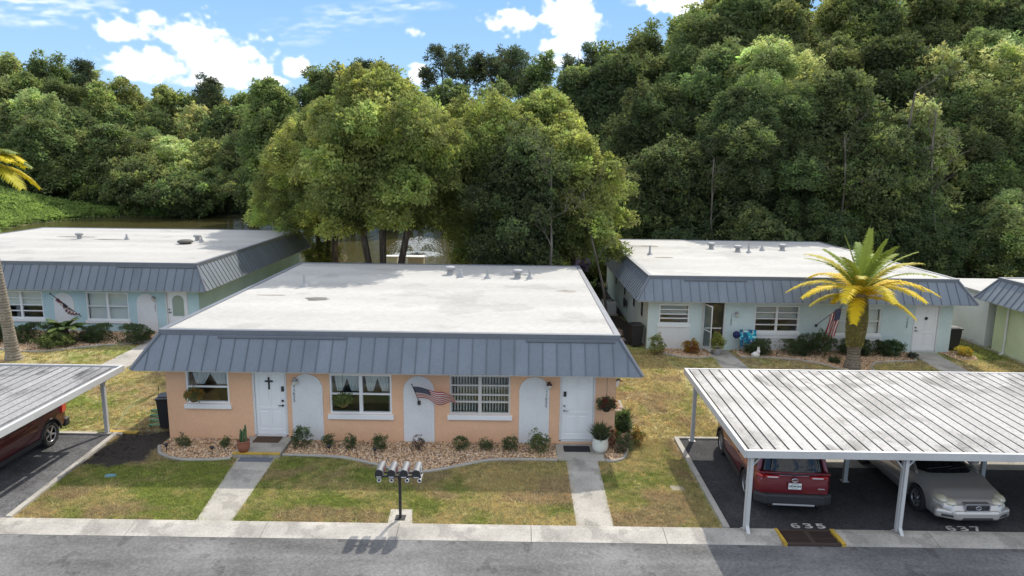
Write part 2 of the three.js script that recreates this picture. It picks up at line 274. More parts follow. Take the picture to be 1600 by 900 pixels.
const toS = (v) => (v <= 0.0031308 ? v * 12.92 : 1.055 * Math.pow(v, 1 / 2.4) - 0.055);
{
  const tLawn = tex(2048, (u, v) => {
    const x = (u < 0.5 ? u : u - 1) * 90; let z = v * 40 - 40; if (z > -15) z -= 40;
    const f = fbm(x * 22, z * 22, 2, 141), k = 0.72 + 0.75 * (f - 0.5); return grassColour(x, z).map((c) => toS(c * k));
  }, [90, 40]);
  struct('lawn', bx(-45, 45, -0.045, 0.03, -54.5, -15.22), mat(1, 1, 1, 1, { map: tLawn, bumpMap: bumpFine, bumpScale: 0.02 }));
  struct('road', bx(-90, 90, -0.2, 0.0, -14.62, 30), M.asphalt);
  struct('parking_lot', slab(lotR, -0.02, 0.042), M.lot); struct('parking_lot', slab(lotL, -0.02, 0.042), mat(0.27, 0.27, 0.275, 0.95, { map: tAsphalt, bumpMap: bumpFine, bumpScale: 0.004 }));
  struct('sunlit_lot_band', bx(7.7, 40, -0.02, 0.046, -20.58, -18.7), M.concGrey);  // sunlit rear band of the lot, painted as a paler slab
  const kerbShape = new THREE.Shape(); [[15.24, -0.1], [15.24, 0.06], [15.21, 0.075], [15.04, 0.078], [14.74, 0.03], [14.60, 0.006], [14.60, -0.1]].forEach(([z, y], i) => (i ? kerbShape.lineTo(z, y) : kerbShape.moveTo(z, y)));
  const kerb = new THREE.Group(); kerb.name = 'kerb'; kerb.userData.kind = 'structure'; scene.add(kerb);
  const kb = (x0, x1, m) => mesh('kerb_slab', new THREE.ExtrudeGeometry(kerbShape, { depth: x1 - x0 - 0.012, bevelEnabled: false }).rotateY(Math.PI / 2).translate(x0 + 0.006, 0, 0), m, kerb);
  for (let x = -36.4; x < 36; x += 3.07) { const a = x, b = x + 3.07; if (b < 6.12 || a > 7.5) kb(a, b, M.conc); else { if (a < 6.12) kb(a, 6.12, M.conc); if (b > 7.5) kb(7.5, b, M.conc); } }
  for (const [n, p, y] of [['walkway', walk1, 0.05], ['walkway', walk2, 0.05], ['entry_pad', pad2, 0.056], ['walkway', walkR1, 0.05], ['walkway', walkR2, 0.05], ['walkway', walkL, 0.05], ['mailbox_pad', mailPad, 0.055]]) struct(n, slab(p, -0.02, y), n === 'mailbox_pad' || p === walkL ? M.conc : M.concGrey);
  const step = struct('entry_step', rbx(-7.98, -6.65, -0.02, 0.16, -20.10, -18.80, 0.015), M.concGrey);
  mesh('painted_edge', [bx(-7.985, -6.645, 0.135, 0.164, -18.93, -18.795)], M.yellow, step);
  // lot borders: raised concrete strips
  for (const [a, b] of [[[5.02, -15.24], [5.04, -20.6]], [[-11.84, -15.24], [-12.19, -20.3]]]) struct('lot_border', slab([[a[0] - 0.07, a[1]], [a[0] + 0.07, a[1]], [b[0] + 0.07, b[1]], [b[0] - 0.07, b[1]]], -0.02, 0.10), M.conc);
  struct('lot_border', bx(5.0, 40, -0.02, 0.09, -20.72, -20.60), M.conc); struct('lot_border', bx(-45, -12.0, -0.02, 0.09, -20.44, -20.30), M.conc);
  struct('lot_border', bx(-12.5, -11.6, -0.02, 0.075, -20.62, -20.445), M.yellow);
}
// gravel beds: brown base, loose stones and a poured concrete edge
const pebble = new THREE.IcosahedronGeometry(1, 0);
{
  const R = rng(9);
  const beds = [[bedA, 0.055, 1], [bedB, 0.055, 1], [bedC, 0.055, 1], [bedD, 0.05, 0.7], [bedE, 0.05, 0.7], [bedF, 0.05, 0.5], [bedG, 0.05, 0.8]];
  const places = [];
  for (const [p, y, dens] of beds) {
    struct('gravel_bed', slab(p, -0.02, y), mat(0.20, 0.135, 0.085, 1, { map: tConc }));
    const x0 = Math.min(...p.map((q) => q[0])), x1 = Math.max(...p.map((q) => q[0])), z0 = Math.min(...p.map((q) => q[1])), z1 = Math.max(...p.map((q) => q[1]));
    const n = (x1 - x0) * (z1 - z0) * 950 * dens;
    for (let i = 0; i < n; i++) {
      const x = lerp(x0, x1, R()), z = lerp(z0, z1, R()); if (!inside(x, z, p)) continue;
      const s = (0.012 + R() * 0.018) / Math.sqrt(dens), c = R(), k = 0.7 + 0.6 * R();
      const col = c < 0.45 ? [0.55, 0.36, 0.20] : c < 0.7 ? [0.62, 0.50, 0.36] : c < 0.9 ? [0.34, 0.21, 0.13] : [0.22, 0.14, 0.10];
      places.push([x, y + s * 0.3, z, R() * 3, R() * 6, R() * 3, [s * (0.9 + R() * 0.6), s * 0.7, s], col[0] * k, col[1] * k, col[2] * k]);
    }
  }
  scatter('gravel', pebble, mat(1, 1, 1, 0.85), places).userData = { kind: 'stuff', label: 'tan river pebbles filling the garden beds', category: 'gravel' };
  const edge = (pts, label, closed) => tag(mesh('garden_edging', (() => { const g = new THREE.TubeGeometry(new THREE.CatmullRomCurve3(pts.map(([x, z]) => V(x, 0.05, z)), false, 'catmullrom', 0.3), pts.length * 6, 0.062, 6); return g; })(), M.concGrey), label, 'edging', 'poured concrete bed edgings');
  edge(bedA.slice(1, 7), 'short curved concrete edging beside the potted cactus step');
  edge(bedB.slice(1, 13), 'long wavy concrete edging below the flag and twin windows of the peach house');
  edge(bedC.slice(1, 8), 'curved concrete edging round the peach house corner bed by the white planter');
  edge(bedD.slice(1, 5), 'curved concrete edging below the single window of the aqua house with open screen door');
  edge(bedE.slice(1, 13), 'wavy concrete edging round the bed of the yellow palm');
  edge(bedF.slice(1, 8), 'wavy concrete edging of the hedge bed before the sky blue house');
}
// grass blades on the lawns in sight
{
  const bl = []; const R0 = rng(3);
  for (let i = 0; i < 7; i++) { const a = R0() * 6.28, r = R0() * 0.6, w = 0.13, h = 0.35 + R0() * 0.6, lx = (R0() - 0.5) * 1.8, lz = (R0() - 0.5) * 1.8, cx = Math.cos(a) * r, cz = Math.sin(a) * r, b = R0() * 3.14, wx = Math.cos(b) * w, wz = Math.sin(b) * w; bl.push(cx - wx, 0, cz - wz, cx + wx, 0, cz + wz, cx + lx, h, cz + lz); }
  const g = new THREE.BufferGeometry(); g.setAttribute('position', new THREE.Float32BufferAttribute(bl, 3)); g.computeVertexNormals();
  const R = rng(4), places = [];
  const zones = [[-12.3, 5.0, -20.6, -15.26, 1350, 0.05], [-17, -10.4, -30, -20.5, 260, 0.07], [3.0, 6.6, -30.5, -20.0, 300, 0.07], [5, 21, -31, -20.8, 110, 0.09], [-33, -16, -31, -20.5, 90, 0.09], [19.5, 22.2, -40, -20, 170, 0.09], [2, 8, -52, -33, 40, 0.12]];
  for (const [x0, x1, z0, z1, d, s] of zones) for (let i = 0, n = (x1 - x0) * (z1 - z0) * d; i < n; i++) {
    const x = lerp(x0, x1, R()), z = lerp(z0, z1, R()); if (covered(x + (R() - 0.5) * 0.11, z + (R() - 0.5) * 0.11) || (z > -20.7 && (Math.abs(x - 5.03) < 0.12 || x < -11.75 - (z + 15.2) * -0.07)) ) continue;
    if (dirtAt(x, z) > 0.5 && R() < 0.97) continue;
    const c = grassColour(x, z), k = 0.55 + 1.0 * R(), q = R();
    places.push([x, 0.028, z, 0, R() * 6.28, 0, s * (0.6 + 0.7 * R() + (q > 0.97 ? 0.9 : 0)), c[0] * k * (q < 0.2 ? 1.3 : 1), c[1] * k * (q < 0.2 ? 1.08 : 1), c[2] * k]);
  }
  const o = scatter('grass', g, LEAF, places); o.userData = { kind: 'stuff', label: 'short patchy dry and green lawn grass', category: 'grass' };
  console.log('grass', places.length);
}

// ---------------------------------------------------------------- houses
const frameAt = (U, W, o) => new THREE.Matrix4().makeBasis(V(...U), V(0, 1, 0), V(...W)).setPosition(...o);
function foldCloth(x0t, x1t, x0b, x1b, y0, y1, z, folds = 4, amp = 0.018) {
  const g = new THREE.PlaneGeometry(1, 1, 22, 8), p = g.attributes.position;
  for (let i = 0; i < p.count; i++) { const u = p.getX(i) + 0.5, v = p.getY(i) + 0.5; p.setXYZ(i, lerp(lerp(x0b, x1b, u), lerp(x0t, x1t, u), v), lerp(y0, y1, v), z + amp * Math.sin(u * folds * 6.28) + 0.008 * Math.sin(v * 5)); }
  g.computeVertexNormals(); return g;
}
function addWindow(root, F, o) {
  const { u0, u1, y0, y1, cols = 2, rails = [0.5], sill = true, inner, fr = M.whitePlain } = o, q = (g) => g.applyMatrix4(F);
  const t = 0.055, zb = -0.13, zf = -0.02, g = [];
  g.push(bx(u0, u1, y1 - t, y1, zb, zf), bx(u0, u1, y0, y0 + t, zb, zf), bx(u0, u0 + t, y0 + t, y1 - t, zb, zf), bx(u1 - t, u1, y0 + t, y1 - t, zb, zf));
  const cw = (u1 - u0 - 2 * t - (cols - 1) * 0.1) / cols, panes = [];
  for (let c = 0; c < cols; c++) {
    const a = u0 + t + c * (cw + 0.1), b = a + cw; if (c) g.push(bx(a - 0.1, a, y0 + t, y1 - t, zb + 0.01, zf - 0.004));
    const ys = [y0 + t, ...rails.map((r) => lerp(y0 + t, y1 - t, r)), y1 - t];
    rails.forEach((r, k) => g.push(bx(a, b, ys[k + 1] - 0.022, ys[k + 1] + 0.022, zb + 0.03, zf - 0.008)));
    for (let k = 0; k < ys.length - 1; k++) panes.push([a, b, ys[k] + (k ? 0.022 : 0), ys[k + 1] - (k < ys.length - 2 ? 0.022 : 0)]);
  }
  const w = mesh('window', g.map(q), fr, root);
  for (const [a, b, c, d] of panes) mesh('pane', q(bx(a - 0.004, b + 0.004, c - 0.004, d + 0.004, -0.078, -0.072)), M.glass, w);
  if (sill) mesh('sill', q(rbx(u0 - 0.06, u1 + 0.06, y0 - 0.15, y0 - 0.004, -0.02, 0.075, 0.012)), M.whitePlain, root);
  const hm = (y0 + y1) / 2;
  if (inner === 'tieback') for (let c = 0; c < cols; c++) {
    const a = u0 + t + c * (cw + 0.1), b = a + cw, m = (a + b) / 2;
    mesh('curtain', q(foldCloth(a + cw * 0.02, m + cw * 0.06, a + cw * 0.14, m - cw * 0.16, hm + 0.02, y1 - 0.05, -0.24)), M.curtain, w);
    mesh('curtain', q(foldCloth(m - cw * 0.06, b - cw * 0.02, m + cw * 0.16, b - cw * 0.08, hm + 0.02, y1 - 0.05, -0.26)), M.curtain, w);
  }
  if (inner === 'vertical') { const s = []; for (let a = u0 + 0.06, k = 0; a < u1 - 0.06; a += 0.088, k++) s.push(T(new THREE.BoxGeometry(0.075, y1 - y0 - 0.1, 0.003), a, hm, -0.22, 0, 1.02 + 0.05 * Math.sin(k * 2.3))); const b = mesh('vertical_blind', s.map(q), M.blind, w); b.userData.kind = 'stuff'; }
  if (inner === 'slats') { const s = []; const yb = lerp(y0, y1, o.drop ?? 0.45); for (let y = yb; y < y1 - 0.06; y += 0.045) s.push(T(new THREE.BoxGeometry(u1 - u0 - 0.12, 0.004, 0.045), (u0 + u1) / 2, y, -0.2, 0.75)); const b = mesh('venetian_blind', s.map(q), M.blind, w); b.userData.kind = 'stuff'; }
  if (inner === 'shade') mesh('roller_shade', q(bx(u0 + 0.06, u1 - 0.06, lerp(y0, y1, o.drop ?? 0.5), y1 - 0.06, -0.2, -0.19)), M.blind, w);
}
function addDoor(root, F, o) {
  const { u0, u1, y0, y1, side = 1, oval, cross, diamond, style = 'six' } = o, q = (g) => g.applyMatrix4(F), w = u1 - u0;
  mesh('door_frame', [bx(u0 - 0.06, u0, y0, y1, -0.13, 0.018), bx(u1, u1 + 0.06, y0, y1, -0.13, 0.018), bx(u0 - 0.06, u1 + 0.06, y1, y1 + 0.07, -0.13, 0.018), bx(u0, u1, y0 - 0.05, y0, -0.13, 0.01)].map(q), M.trimWhite, root);
  if (style === 'open') return;
  const g = [bx(u0 + 0.004, u1 - 0.004, y0 + 0.01, y1 - 0.004, -0.085, -0.045)];
  if (style === 'six') {                              // stiles and rails stand proud, the six panels are raised inside them
    const h = y1 - y0, cs = [[0.13, 0.46], [0.54, 0.87]], rs = [[0.10, 0.36], [0.44, 0.74], [0.81, 0.93]];
    const fz = [-0.046, -0.028];
    for (const a of [[0, 0.11], [0.475, 0.525], [0.89, 1]]) g.push(bx(u0 + 0.004 + a[0] * (w - 0.008), u0 + 0.004 + a[1] * (w - 0.008), y0 + 0.01, y1 - 0.004, fz[0], fz[1]));
    for (const b of [[0, 0.08], [0.38, 0.42], [0.76, 0.79], [0.95, 1]]) for (const a of [[0.11, 0.475], [0.525, 0.89]]) g.push(bx(u0 + a[0] * w, u0 + a[1] * w, y0 + 0.012 + b[0] * (h - 0.02), y0 + 0.012 + b[1] * (h - 0.02), fz[0], fz[1] - 0.001));
    for (const a of cs) for (const b of rs) g.push(rbx(u0 + a[0] * w + 0.02, u0 + a[1] * w - 0.02, y0 + b[0] * h + 0.02, y0 + b[1] * h - 0.02, -0.05, -0.033, 0.008));
  }
  const d = mesh('door', g.map(q), M.whitePlain, root), hx = side > 0 ? u1 - 0.08 : u0 + 0.08, s = side;
  mesh('handle', [T(new THREE.CylinderGeometry(0.032, 0.032, 0.03, 12), hx, y0 + 0.92, -0.015, Math.PI / 2), rbx(Math.min(hx, hx - s * 0.13), Math.max(hx, hx - s * 0.13), y0 + 0.91, y0 + 0.935, 0.01, 0.03, 0.008)].map(q), o.metal || M.black, d);
  mesh('deadbolt', q(T(new THREE.CylinderGeometry(0.035, 0.035, 0.03, 12), hx, y0 + 1.07, -0.012, Math.PI / 2)), o.metal || M.black, d);
  if (o.keypad) mesh('keypad', q(rbx(hx - 0.03, hx + 0.05, y0 + 1.36, y0 + 1.52, -0.03, 0.0, 0.01)), M.black, d);
  if (cross) mesh('wall_cross', [rbx((u0 + u1) / 2 - 0.045, (u0 + u1) / 2 + 0.005, y0 + 1.42, y0 + 1.80, -0.027, -0.008, 0.006), rbx((u0 + u1) / 2 - 0.14, (u0 + u1) / 2 + 0.10, y0 + 1.65, y0 + 1.70, -0.0265, -0.005, 0.006)].map(q), M.black, d);
  if (diamond) mesh('door_ornament', q(T(new THREE.BoxGeometry(0.13, 0.13, 0.02), (u0 + u1) / 2, y0 + 1.5, -0.02, 0, 0, Math.PI / 4)), M.plastic, d);
  if (oval) { const e = new THREE.Shape(); const a = 0.27, b = 0.5; e.moveTo(-a, -b); e.lineTo(a, -b); e.lineTo(a, b - a); e.absarc(0, b - a, a, 0, Math.PI); e.lineTo(-a, -b); mesh('door_glass', q(new THREE.ExtrudeGeometry(e, { depth: 0.02, bevelEnabled: false, curveSegments: 10 }).translate((u0 + u1) / 2 + 0.04, y0 + 1.25, -0.04)), mat(0.30, 0.36, 0.30, 0.25), d); }
}
function addArch(root, F, u0, u1, y1) {
  const r = (u1 - u0) / 2, s = new THREE.Shape(); s.moveTo(u0, 0.0); s.lineTo(u1, 0.0); s.lineTo(u1, y1 - r); s.absarc(u0 + r, y1 - r, r, 0, Math.PI); s.lineTo(u0, 0.0);
  mesh('arch_panel', new THREE.ExtrudeGeometry(s, { depth: 0.035, bevelEnabled: true, bevelSize: 0.008, bevelThickness: 0.006, bevelSegments: 1, curveSegments: 14 }).translate(0, 0, -0.012).applyMatrix4(F), M.white, root);
}
function addNumber(root, F, str, u, y, size = 0.10) { [...str].forEach((c, i) => mesh('house_digit', text(c, size, 0.008, fontR).translate(u - (c === '1' ? -0.01 : 0.0), y - i * size * 1.28, 0.031).applyMatrix4(F), M.black, root)); }
function panelGeo(poly, P, n, th) {
  const pos = []; const a = poly.map(([u, v]) => P(u, v)), b = a.map((p) => p.clone().addScaledVector(n, th));
  const tri = (x, y, z) => pos.push(x.x, x.y, x.z, y.x, y.y, y.z, z.x, z.y, z.z);
  for (let i = 1; i < b.length - 1; i++) tri(b[0], b[i], b[i + 1]);
  for (let i = 0; i < b.length; i++) { const j = (i + 1) % b.length; tri(a[i], a[j], b[j]); tri(a[i], b[j], b[i]); }
  const g = new THREE.BufferGeometry(); g.setAttribute('position', new THREE.Float32BufferAttribute(pos, 3)); g.computeVertexNormals(); return g;
}
const clip = (poly, f) => { const o = []; poly.forEach((p, i) => { const q = poly[(i + 1) % poly.length], a = f(p), b = f(q); if (a >= 0) o.push(p); if ((a > 0 && b < 0) || (a < 0 && b > 0)) { const t = a / (a - b); o.push([lerp(p[0], q[0], t), lerp(p[1], q[1], t)]); } }); return o; };
function mansard(root, F, L, yE, yT, o, seed, span = 0.41) {
  const h = yT - 0.12 - yE, n = V(0, o, h).normalize(), R = rng(seed), n3 = n.clone().transformDirection(F);
  const P = (u, v) => V(u, yE + h * v, o * (1 - v) + 0.02).applyMatrix4(F);
  const k0 = Math.floor(-o / span), shift = ((L / span) % 1) * span / 2;
  for (let k = k0 - 1; k * span + shift < L + o; k++) {
    const a = k * span + shift, b = a + span;
    let poly = [[a + 0.004, 0], [b - 0.004, 0], [b - 0.004, 1], [a + 0.004, 1]];
    poly = clip(poly, ([u, v]) => u + o * (1 - v)); poly = clip(poly, ([u, v]) => L + o * (1 - v) - u); if (poly.length < 3) continue;
    mesh('roof_panel', panelGeo(poly, P, n3, 0.012 + R() * 0.002), M.slate[Math.floor(R() * 3)], root);
    const vm = a < 0 ? 1 + a / o : a > L ? 1 - (a - L) / o : 1;
    if (vm > 0.06) { const r = [[a - 0.009, 0], [a + 0.009, 0], [a + 0.009, vm - 0.01], [a - 0.009, vm - 0.01]]; mesh('panel_seam', panelGeo(r, P, n3, 0.036), M.slateSeam, root); }
  }
}
function house(h) {
  const { x0, x1, zf, zb, yE = 2.38, yT = 3.45, o = 0.64, wall } = h, L = x1 - x0, D = zf - zb;
  const root = thing(h.name || 'duplex_house', h.label, 'house', [(x0 + x1) / 2, 0, (zf + zb) / 2], 'mansard roofed duplex houses');
  const FF = frameAt([1, 0, 0], [0, 0, 1], [x0, 0, zf]), FL = frameAt([0, 0, 1], [-1, 0, 0], [x0, 0, zb]), FR = frameAt([0, 0, -1], [1, 0, 0], [x1, 0, zf]), FB = frameAt([-1, 0, 0], [0, 0, -1], [x1, 0, zb]);
  const top = yT - 0.16;
  const wallMesh = (name, F, len, holes, m, trim = 0) => {
    const s = new THREE.Shape(); s.moveTo(trim, 0); s.lineTo(len - trim, 0); s.lineTo(len - trim, top); s.lineTo(trim, top); s.lineTo(trim, 0);
    for (const [a, b, c, d] of holes) { const q = new THREE.Path(); q.moveTo(a, c); q.lineTo(a, d); q.lineTo(b, d); q.lineTo(b, c); q.lineTo(a, c); s.holes.push(q); }
    return mesh(name, new THREE.ExtrudeGeometry(s, { depth: 0.2, bevelEnabled: false }).translate(0, 0, -0.2).applyMatrix4(F), m, root);
  };
  const rel = (f) => f.map((w) => ({ ...w, u0: w.u0 - x0, u1: w.u1 - x0 }));
  const wins = rel(h.windows || []), doors = rel(h.doors || []);
  wallMesh('front_wall', FF, L, [...wins.map((w) => [w.u0, w.u1, w.y0, w.y1]), ...doors.map((d) => [d.u0 - 0.06, d.u1 + 0.06, d.y0 - 0.05, d.y1 + 0.07])], wall);
  const lw = (h.sideWindows || []);
  wallMesh('side_wall', FL, D, lw.map((w) => [w.u0, w.u1, w.y0, w.y1]), wall, 0.2); wallMesh('side_wall', FR, D, [], h.sideWall || wall, 0.2); wallMesh('back_wall', FB, L, [], wall);
  mesh('floor', bx(x0 + 0.2, x1 - 0.2, 0.0, 0.06, zb + 0.2, zf - 0.2), M.interior, root);
  mesh('partition', [bx(x0 + 0.2, x1 - 0.2, 0.06, 2.6, zf - 3.3, zf - 3.2), bx((x0 + x1) / 2 - 0.1, (x0 + x1) / 2 + 0.1, 0.06, 2.6, zf - 3.2, zf - 0.2)], M.interior, root);
  mesh('ceiling', bx(x0 + 0.2, x1 - 0.2, 2.6, 2.65, zb + 0.2, zf - 0.2), M.interior, root);
  const deck = mesh('roof_deck', rbx(x0 + 0.03, x1 - 0.03, top, yT - 0.02, zb + 0.03, zf - 0.03, 0.01), M.roof, root);
  mesh('soffit', [bx(x0 - o + 0.02, x1 + o - 0.02, yE - 0.03, yE - 0.005, zf + 0.002, zf + o - 0.01), bx(x0 - o + 0.02, x1 + o - 0.02, yE - 0.03, yE - 0.005, zb - o + 0.01, zb - 0.002), bx(x0 - o + 0.02, x0 - 0.002, yE - 0.03, yE - 0.005, zb - 0.001, zf + 0.001), bx(x1 + 0.002, x1 + o - 0.02, yE - 0.03, yE - 0.005, zb - 0.001, zf + 0.001)], M.trimWhite, root);
  for (const [F, len, s] of [[FF, L, 1], [FL, D, 2], [FR, D, 3], [FB, L, 4]]) {
    mansard(root, F, len, yE, yT, o, s + h.seed * 10);
    mesh('roof_trim', bx(-0.06, len + (s < 3 ? 0.06 : 0.06), yT - 0.15, yT + 0.004 + s * 0.001, -0.10, 0.066 + s * 0.001).applyMatrix4(F), M.slateTrim, root);
  }
  for (const [cx, cz, dx, dz] of [[x0, zf, -1, 1], [x1, zf, 1, 1], [x0, zb, -1, -1], [x1, zb, 1, -1]]) {       // hip caps and white roof edging
    const a = V(cx + dx * (o + 0.02), yE + 0.01, cz + dz * (o + 0.02)), b = V(cx + dx * 0.05, yT - 0.11, cz + dz * 0.05), g = bar(a, b, 0.055, 0.055, 6); mesh('hip_cap', g, M.slateTrim, root);
  }
  for (const [a, b] of h.gutters || []) mesh('gutter_trim', rbx(a, b, yT - 0.22, yT - 0.14, zf + 0.075, zf + 0.135, 0.012), M.slateTrim, root);
  for (const w of wins) addWindow(root, FF, w);
  for (const w of lw) addWindow(root, FL, w);
  for (const d of doors) addDoor(root, FF, d);
  for (const [a, b, y] of h.arches || []) addArch(root, FF, a - x0, b - x0, y);
  for (const [s, u, y, sz] of h.numbers || []) addNumber(root, FF, s, u - x0, y, sz);
  for (const [kind, x, z] of h.vents || []) {
    const y = yT - 0.022;
    const g = kind === 'pipe' ? T(lathe([[0.16, 0], [0.15, 0.03], [0.07, 0.12], [0.055, 0.16], [0.052, 0.50], [0.035, 0.50], [0.035, 0.3]]), x, y, z) : kind === 'cone' ? T(lathe([[0.17, 0], [0.16, 0.03], [0.06, 0.20], [0.05, 0.34], [0.0, 0.34]]), x, y, z)
      : kind === 'cap' ? T(lathe([[0.17, 0], [0.14, 0.02], [0.13, 0.22], [0.22, 0.23], [0.23, 0.33], [0.16, 0.37], [0, 0.37]]), x, y, z) : T(lathe([[0.32, 0], [0.30, 0.06], [0.42, 0.08], [0.44, 0.17], [0.30, 0.24], [0, 0.27]]), x, y, z);
    mesh(kind === 'dome' ? 'roof_fan' : kind === 'cap' ? 'vent_cap' : 'vent_pipe', g, kind === 'dome' ? mat(0.10, 0.095, 0.085, 0.8) : M.ventGrey, root);
  }
  for (const [x, y, m] of h.lamps || []) wallLamp(root, x, y, zf, m);
  return { root, FF, FL, FR, deck };
}
function wallLamp(root, x, y, zf, dark = true) {
  const b = mesh('wall_lamp', [T(new THREE.CylinderGeometry(0.05, 0.06, 0.03, 12), x, y, zf + 0.015, Math.PI / 2), bar(V(x, y, zf + 0.02), V(x, y + 0.09, zf + 0.11), 0.013), T(lathe([[0.0, 0.10], [0.025, 0.10], [0.04, 0.05], [0.095, 0.0], [0.0, 0.0]], 12), x, y, zf + 0.12)], dark ? mat(0.05, 0.02, 0.016, 0.5) : M.ventGrey, root);
  mesh('lamp_glass', T(lathe([[0.078, 0.0], [0.07, -0.07], [0.04, -0.12], [0, -0.12]], 12), x, y, zf + 0.12), mat(0.66, 0.64, 0.58, 0.3), b);
}
const main = house({ seed: 1, x0: -10.4, x1: 3.04, zf: -20.12, zb: -33.8, wall: M.peach, label: 'peach stucco duplex with grey metal mansard and flat white roof',
  windows: [{ u0: -9.81, u1: -8.52, y0: 1.17, y1: 2.2, cols: 1, inner: 'tieback' }, { u0: -5.51, u1: -3.65, y0: 0.9, y1: 2.14, inner: 'tieback' }, { u0: -1.92, u1: -0.1, y0: 0.93, y1: 2.16, inner: 'vertical', rails: [0.3, 0.5, 0.76], fr: mat(0.60, 0.58, 0.54, 0.6) }],
  doors: [{ u0: -7.75, u1: -6.85, y0: 0.21, y1: 2.27, side: 1, cross: true, keypad: true }, { u0: 1.44, u1: 2.37, y0: 0.17, y1: 2.27, side: -1, keypad: true, metal: M.galv }],
  arches: [[-6.64, -5.72, 2.13], [-3.29, -2.38, 2.11], [0.17, 1.06, 2.13]], numbers: [['11633', -6.60, 1.70, 0.085], ['11635', 0.94, 1.64, 0.085]], lamps: [[-6.5, 1.95, false], [1.05, 1.93, true]],
  gutters: [[-8.7, -4.95], [0.35, 2.95]],
  vents: [['pipe', -8.35, -27.4], ['cap', -2.9, -30.9], ['cone', -2.4, -30.2], ['pipe', -1.2, -30.0], ['cap', 0.1, -30.2], ['pipe', 0.62, -30.0]] });
const aqua = house({ seed: 2, x0: 6.05, x1: 19.85, zf: -31.3, zb: -46, wall: M.aqua, label: 'pale aqua duplex with open screen door behind the carport',
  windows: [{ u0: 6.56, u1: 7.93, y0: 1.22, y1: 2.12, cols: 1, rails: [0.25, 0.5, 0.76], inner: 'slats', drop: 0.45, sill: false }, { u0: 10.9, u1: 12.92, y0: 0.9, y1: 2.12, rails: [0.25, 0.5, 0.76], inner: 'slats', drop: 0.52, fr: M.blind }, { u0: 14.58, u1: 16.63, y0: 0.84, y1: 2.08, rails: [0.5], inner: 'shade', drop: 0.02, fr: M.blind }],
  doors: [{ u0: 8.62, u1: 9.5, y0: 0.17, y1: 2.22, style: 'open' }, { u0: 18.16, u1: 19.2, y0: 0.12, y1: 2.18, side: -1, diamond: true }],
  numbers: [['11637', 9.80, 1.62, 0.085], ['11639', 17.78, 1.62, 0.085]], lamps: [[10.05, 1.75, false]],
  sideWindows: [{ u0: 7.4, u1: 8.0, y0: 1.2, y1: 2.1, cols: 1, sill: false, fr: M.plastic }, { u0: 10.5, u1: 11.1, y0: 1.2, y1: 2.1, cols: 1, sill: false, fr: M.plastic }, { u0: 12.8, u1: 13.4, y0: 1.2, y1: 2.1, cols: 1, sill: false, fr: M.plastic }, { u0: 4, u1: 4.6, y0: 1.2, y1: 2.1, cols: 1, sill: false, fr: M.plastic }],
  gutters: [[7.6, 10.4], [15.5, 17.5]], vents: [['pipe', 7.4, -38.6], ['cap', 11.6, -41.6], ['cap', 12.8, -40.4], ['cone', 14.4, -41.0], ['cap', 15.7, -41.3], ['pipe', 13.3, -40]] });
{ // white infill panels below the aqua house windows
  for (const [a, b, y] of [[6.5, 7.98, 1.20], [10.84, 12.98, 0.74], [14.52, 16.7, 0.68]]) { mesh('infill_panel', bx(a, b, 0.02, y - 0.13, -31.31, -31.28), M.whiteWall, aqua.root); mesh('panel_ledge', rbx(a - 0.02, b + 0.02, y - 0.125, y - 0.005, -31.32, -31.245, 0.012), M.whitePlain, aqua.root); }
  // dark doorway and its swung-open screen door
  const d = mesh('screen_door', [bx(0, 0.05, 0.0, 2.05, 0, 0.035), bx(0.83, 0.88, 0, 2.05, 0, 0.035), bx(0.05, 0.83, 2.0, 2.05, 0, 0.035), bx(0.05, 0.83, 0, 0.09, 0, 0.035), bx(0.05, 0.83, 0.86, 0.90, 0.003, 0.032)].map((g) => T(g, 8.55, 0.17, -31.27, 0, -1.36)), M.trimWhite, aqua.root);
  mesh('door_glazing', T(bx(0.05, 0.83, 0.09, 2.0, 0.015, 0.02), 8.55, 0.17, -31.27, 0, -1.36), M.glass, d);
  const dd = mesh('glass_storm_panel', bx(8.7, 9.42, 0.30, 2.14, -31.34, -31.335), M.glass, aqua.root); mesh('mid_rail', bx(8.68, 9.44, 1.02, 1.06, -31.345, -31.325), M.blind, dd);
}
const blue = house({ seed: 3, x0: -33, x1: -15.2, zf: -33.1, zb: -49, yE: 2.2, wall: M.skyblue, label: 'sky blue duplex behind the leaning palm trunk',
  windows: [{ u0: -24.9, u1: -22.75, y0: 0.66, y1: 2.0, rails: [0.25, 0.5, 0.76], inner: 'shade', drop: 0.42 }, { u0: -20.66, u1: -18.62, y0: 0.62, y1: 1.98, inner: 'shade', drop: 0.02 }],
  doors: [{ u0: -16.75, u1: -15.8, y0: 0.12, y1: 2.06, side: -1, oval: true, style: 'plain' }], arches: [[-22.2, -21.25, 1.95], [-18.2, -17.25, 1.95]], numbers: [['11631', -17.35, 1.5, 0.085]], lamps: [[-17.35, 1.75, false]],
  gutters: [[-18.9, -15.2]], vents: [['cap', -26.6, -42.6], ['cone', -23.6, -42.4], ['dome', -19.3, -40.8], ['cap', -19.3, -42.4], ['cone', -18.7, -41.6]] });
const green = house({ seed: 4, x0: 22.2, x1: 36, zf: -18.5, zb: -31.9, wall: M.lime, label: 'pale lime green house at the end of the row', sideWindows: [{ u0: 3.3, u1: 4.5, y0: 0.9, y1: 2.1, cols: 1 }] });
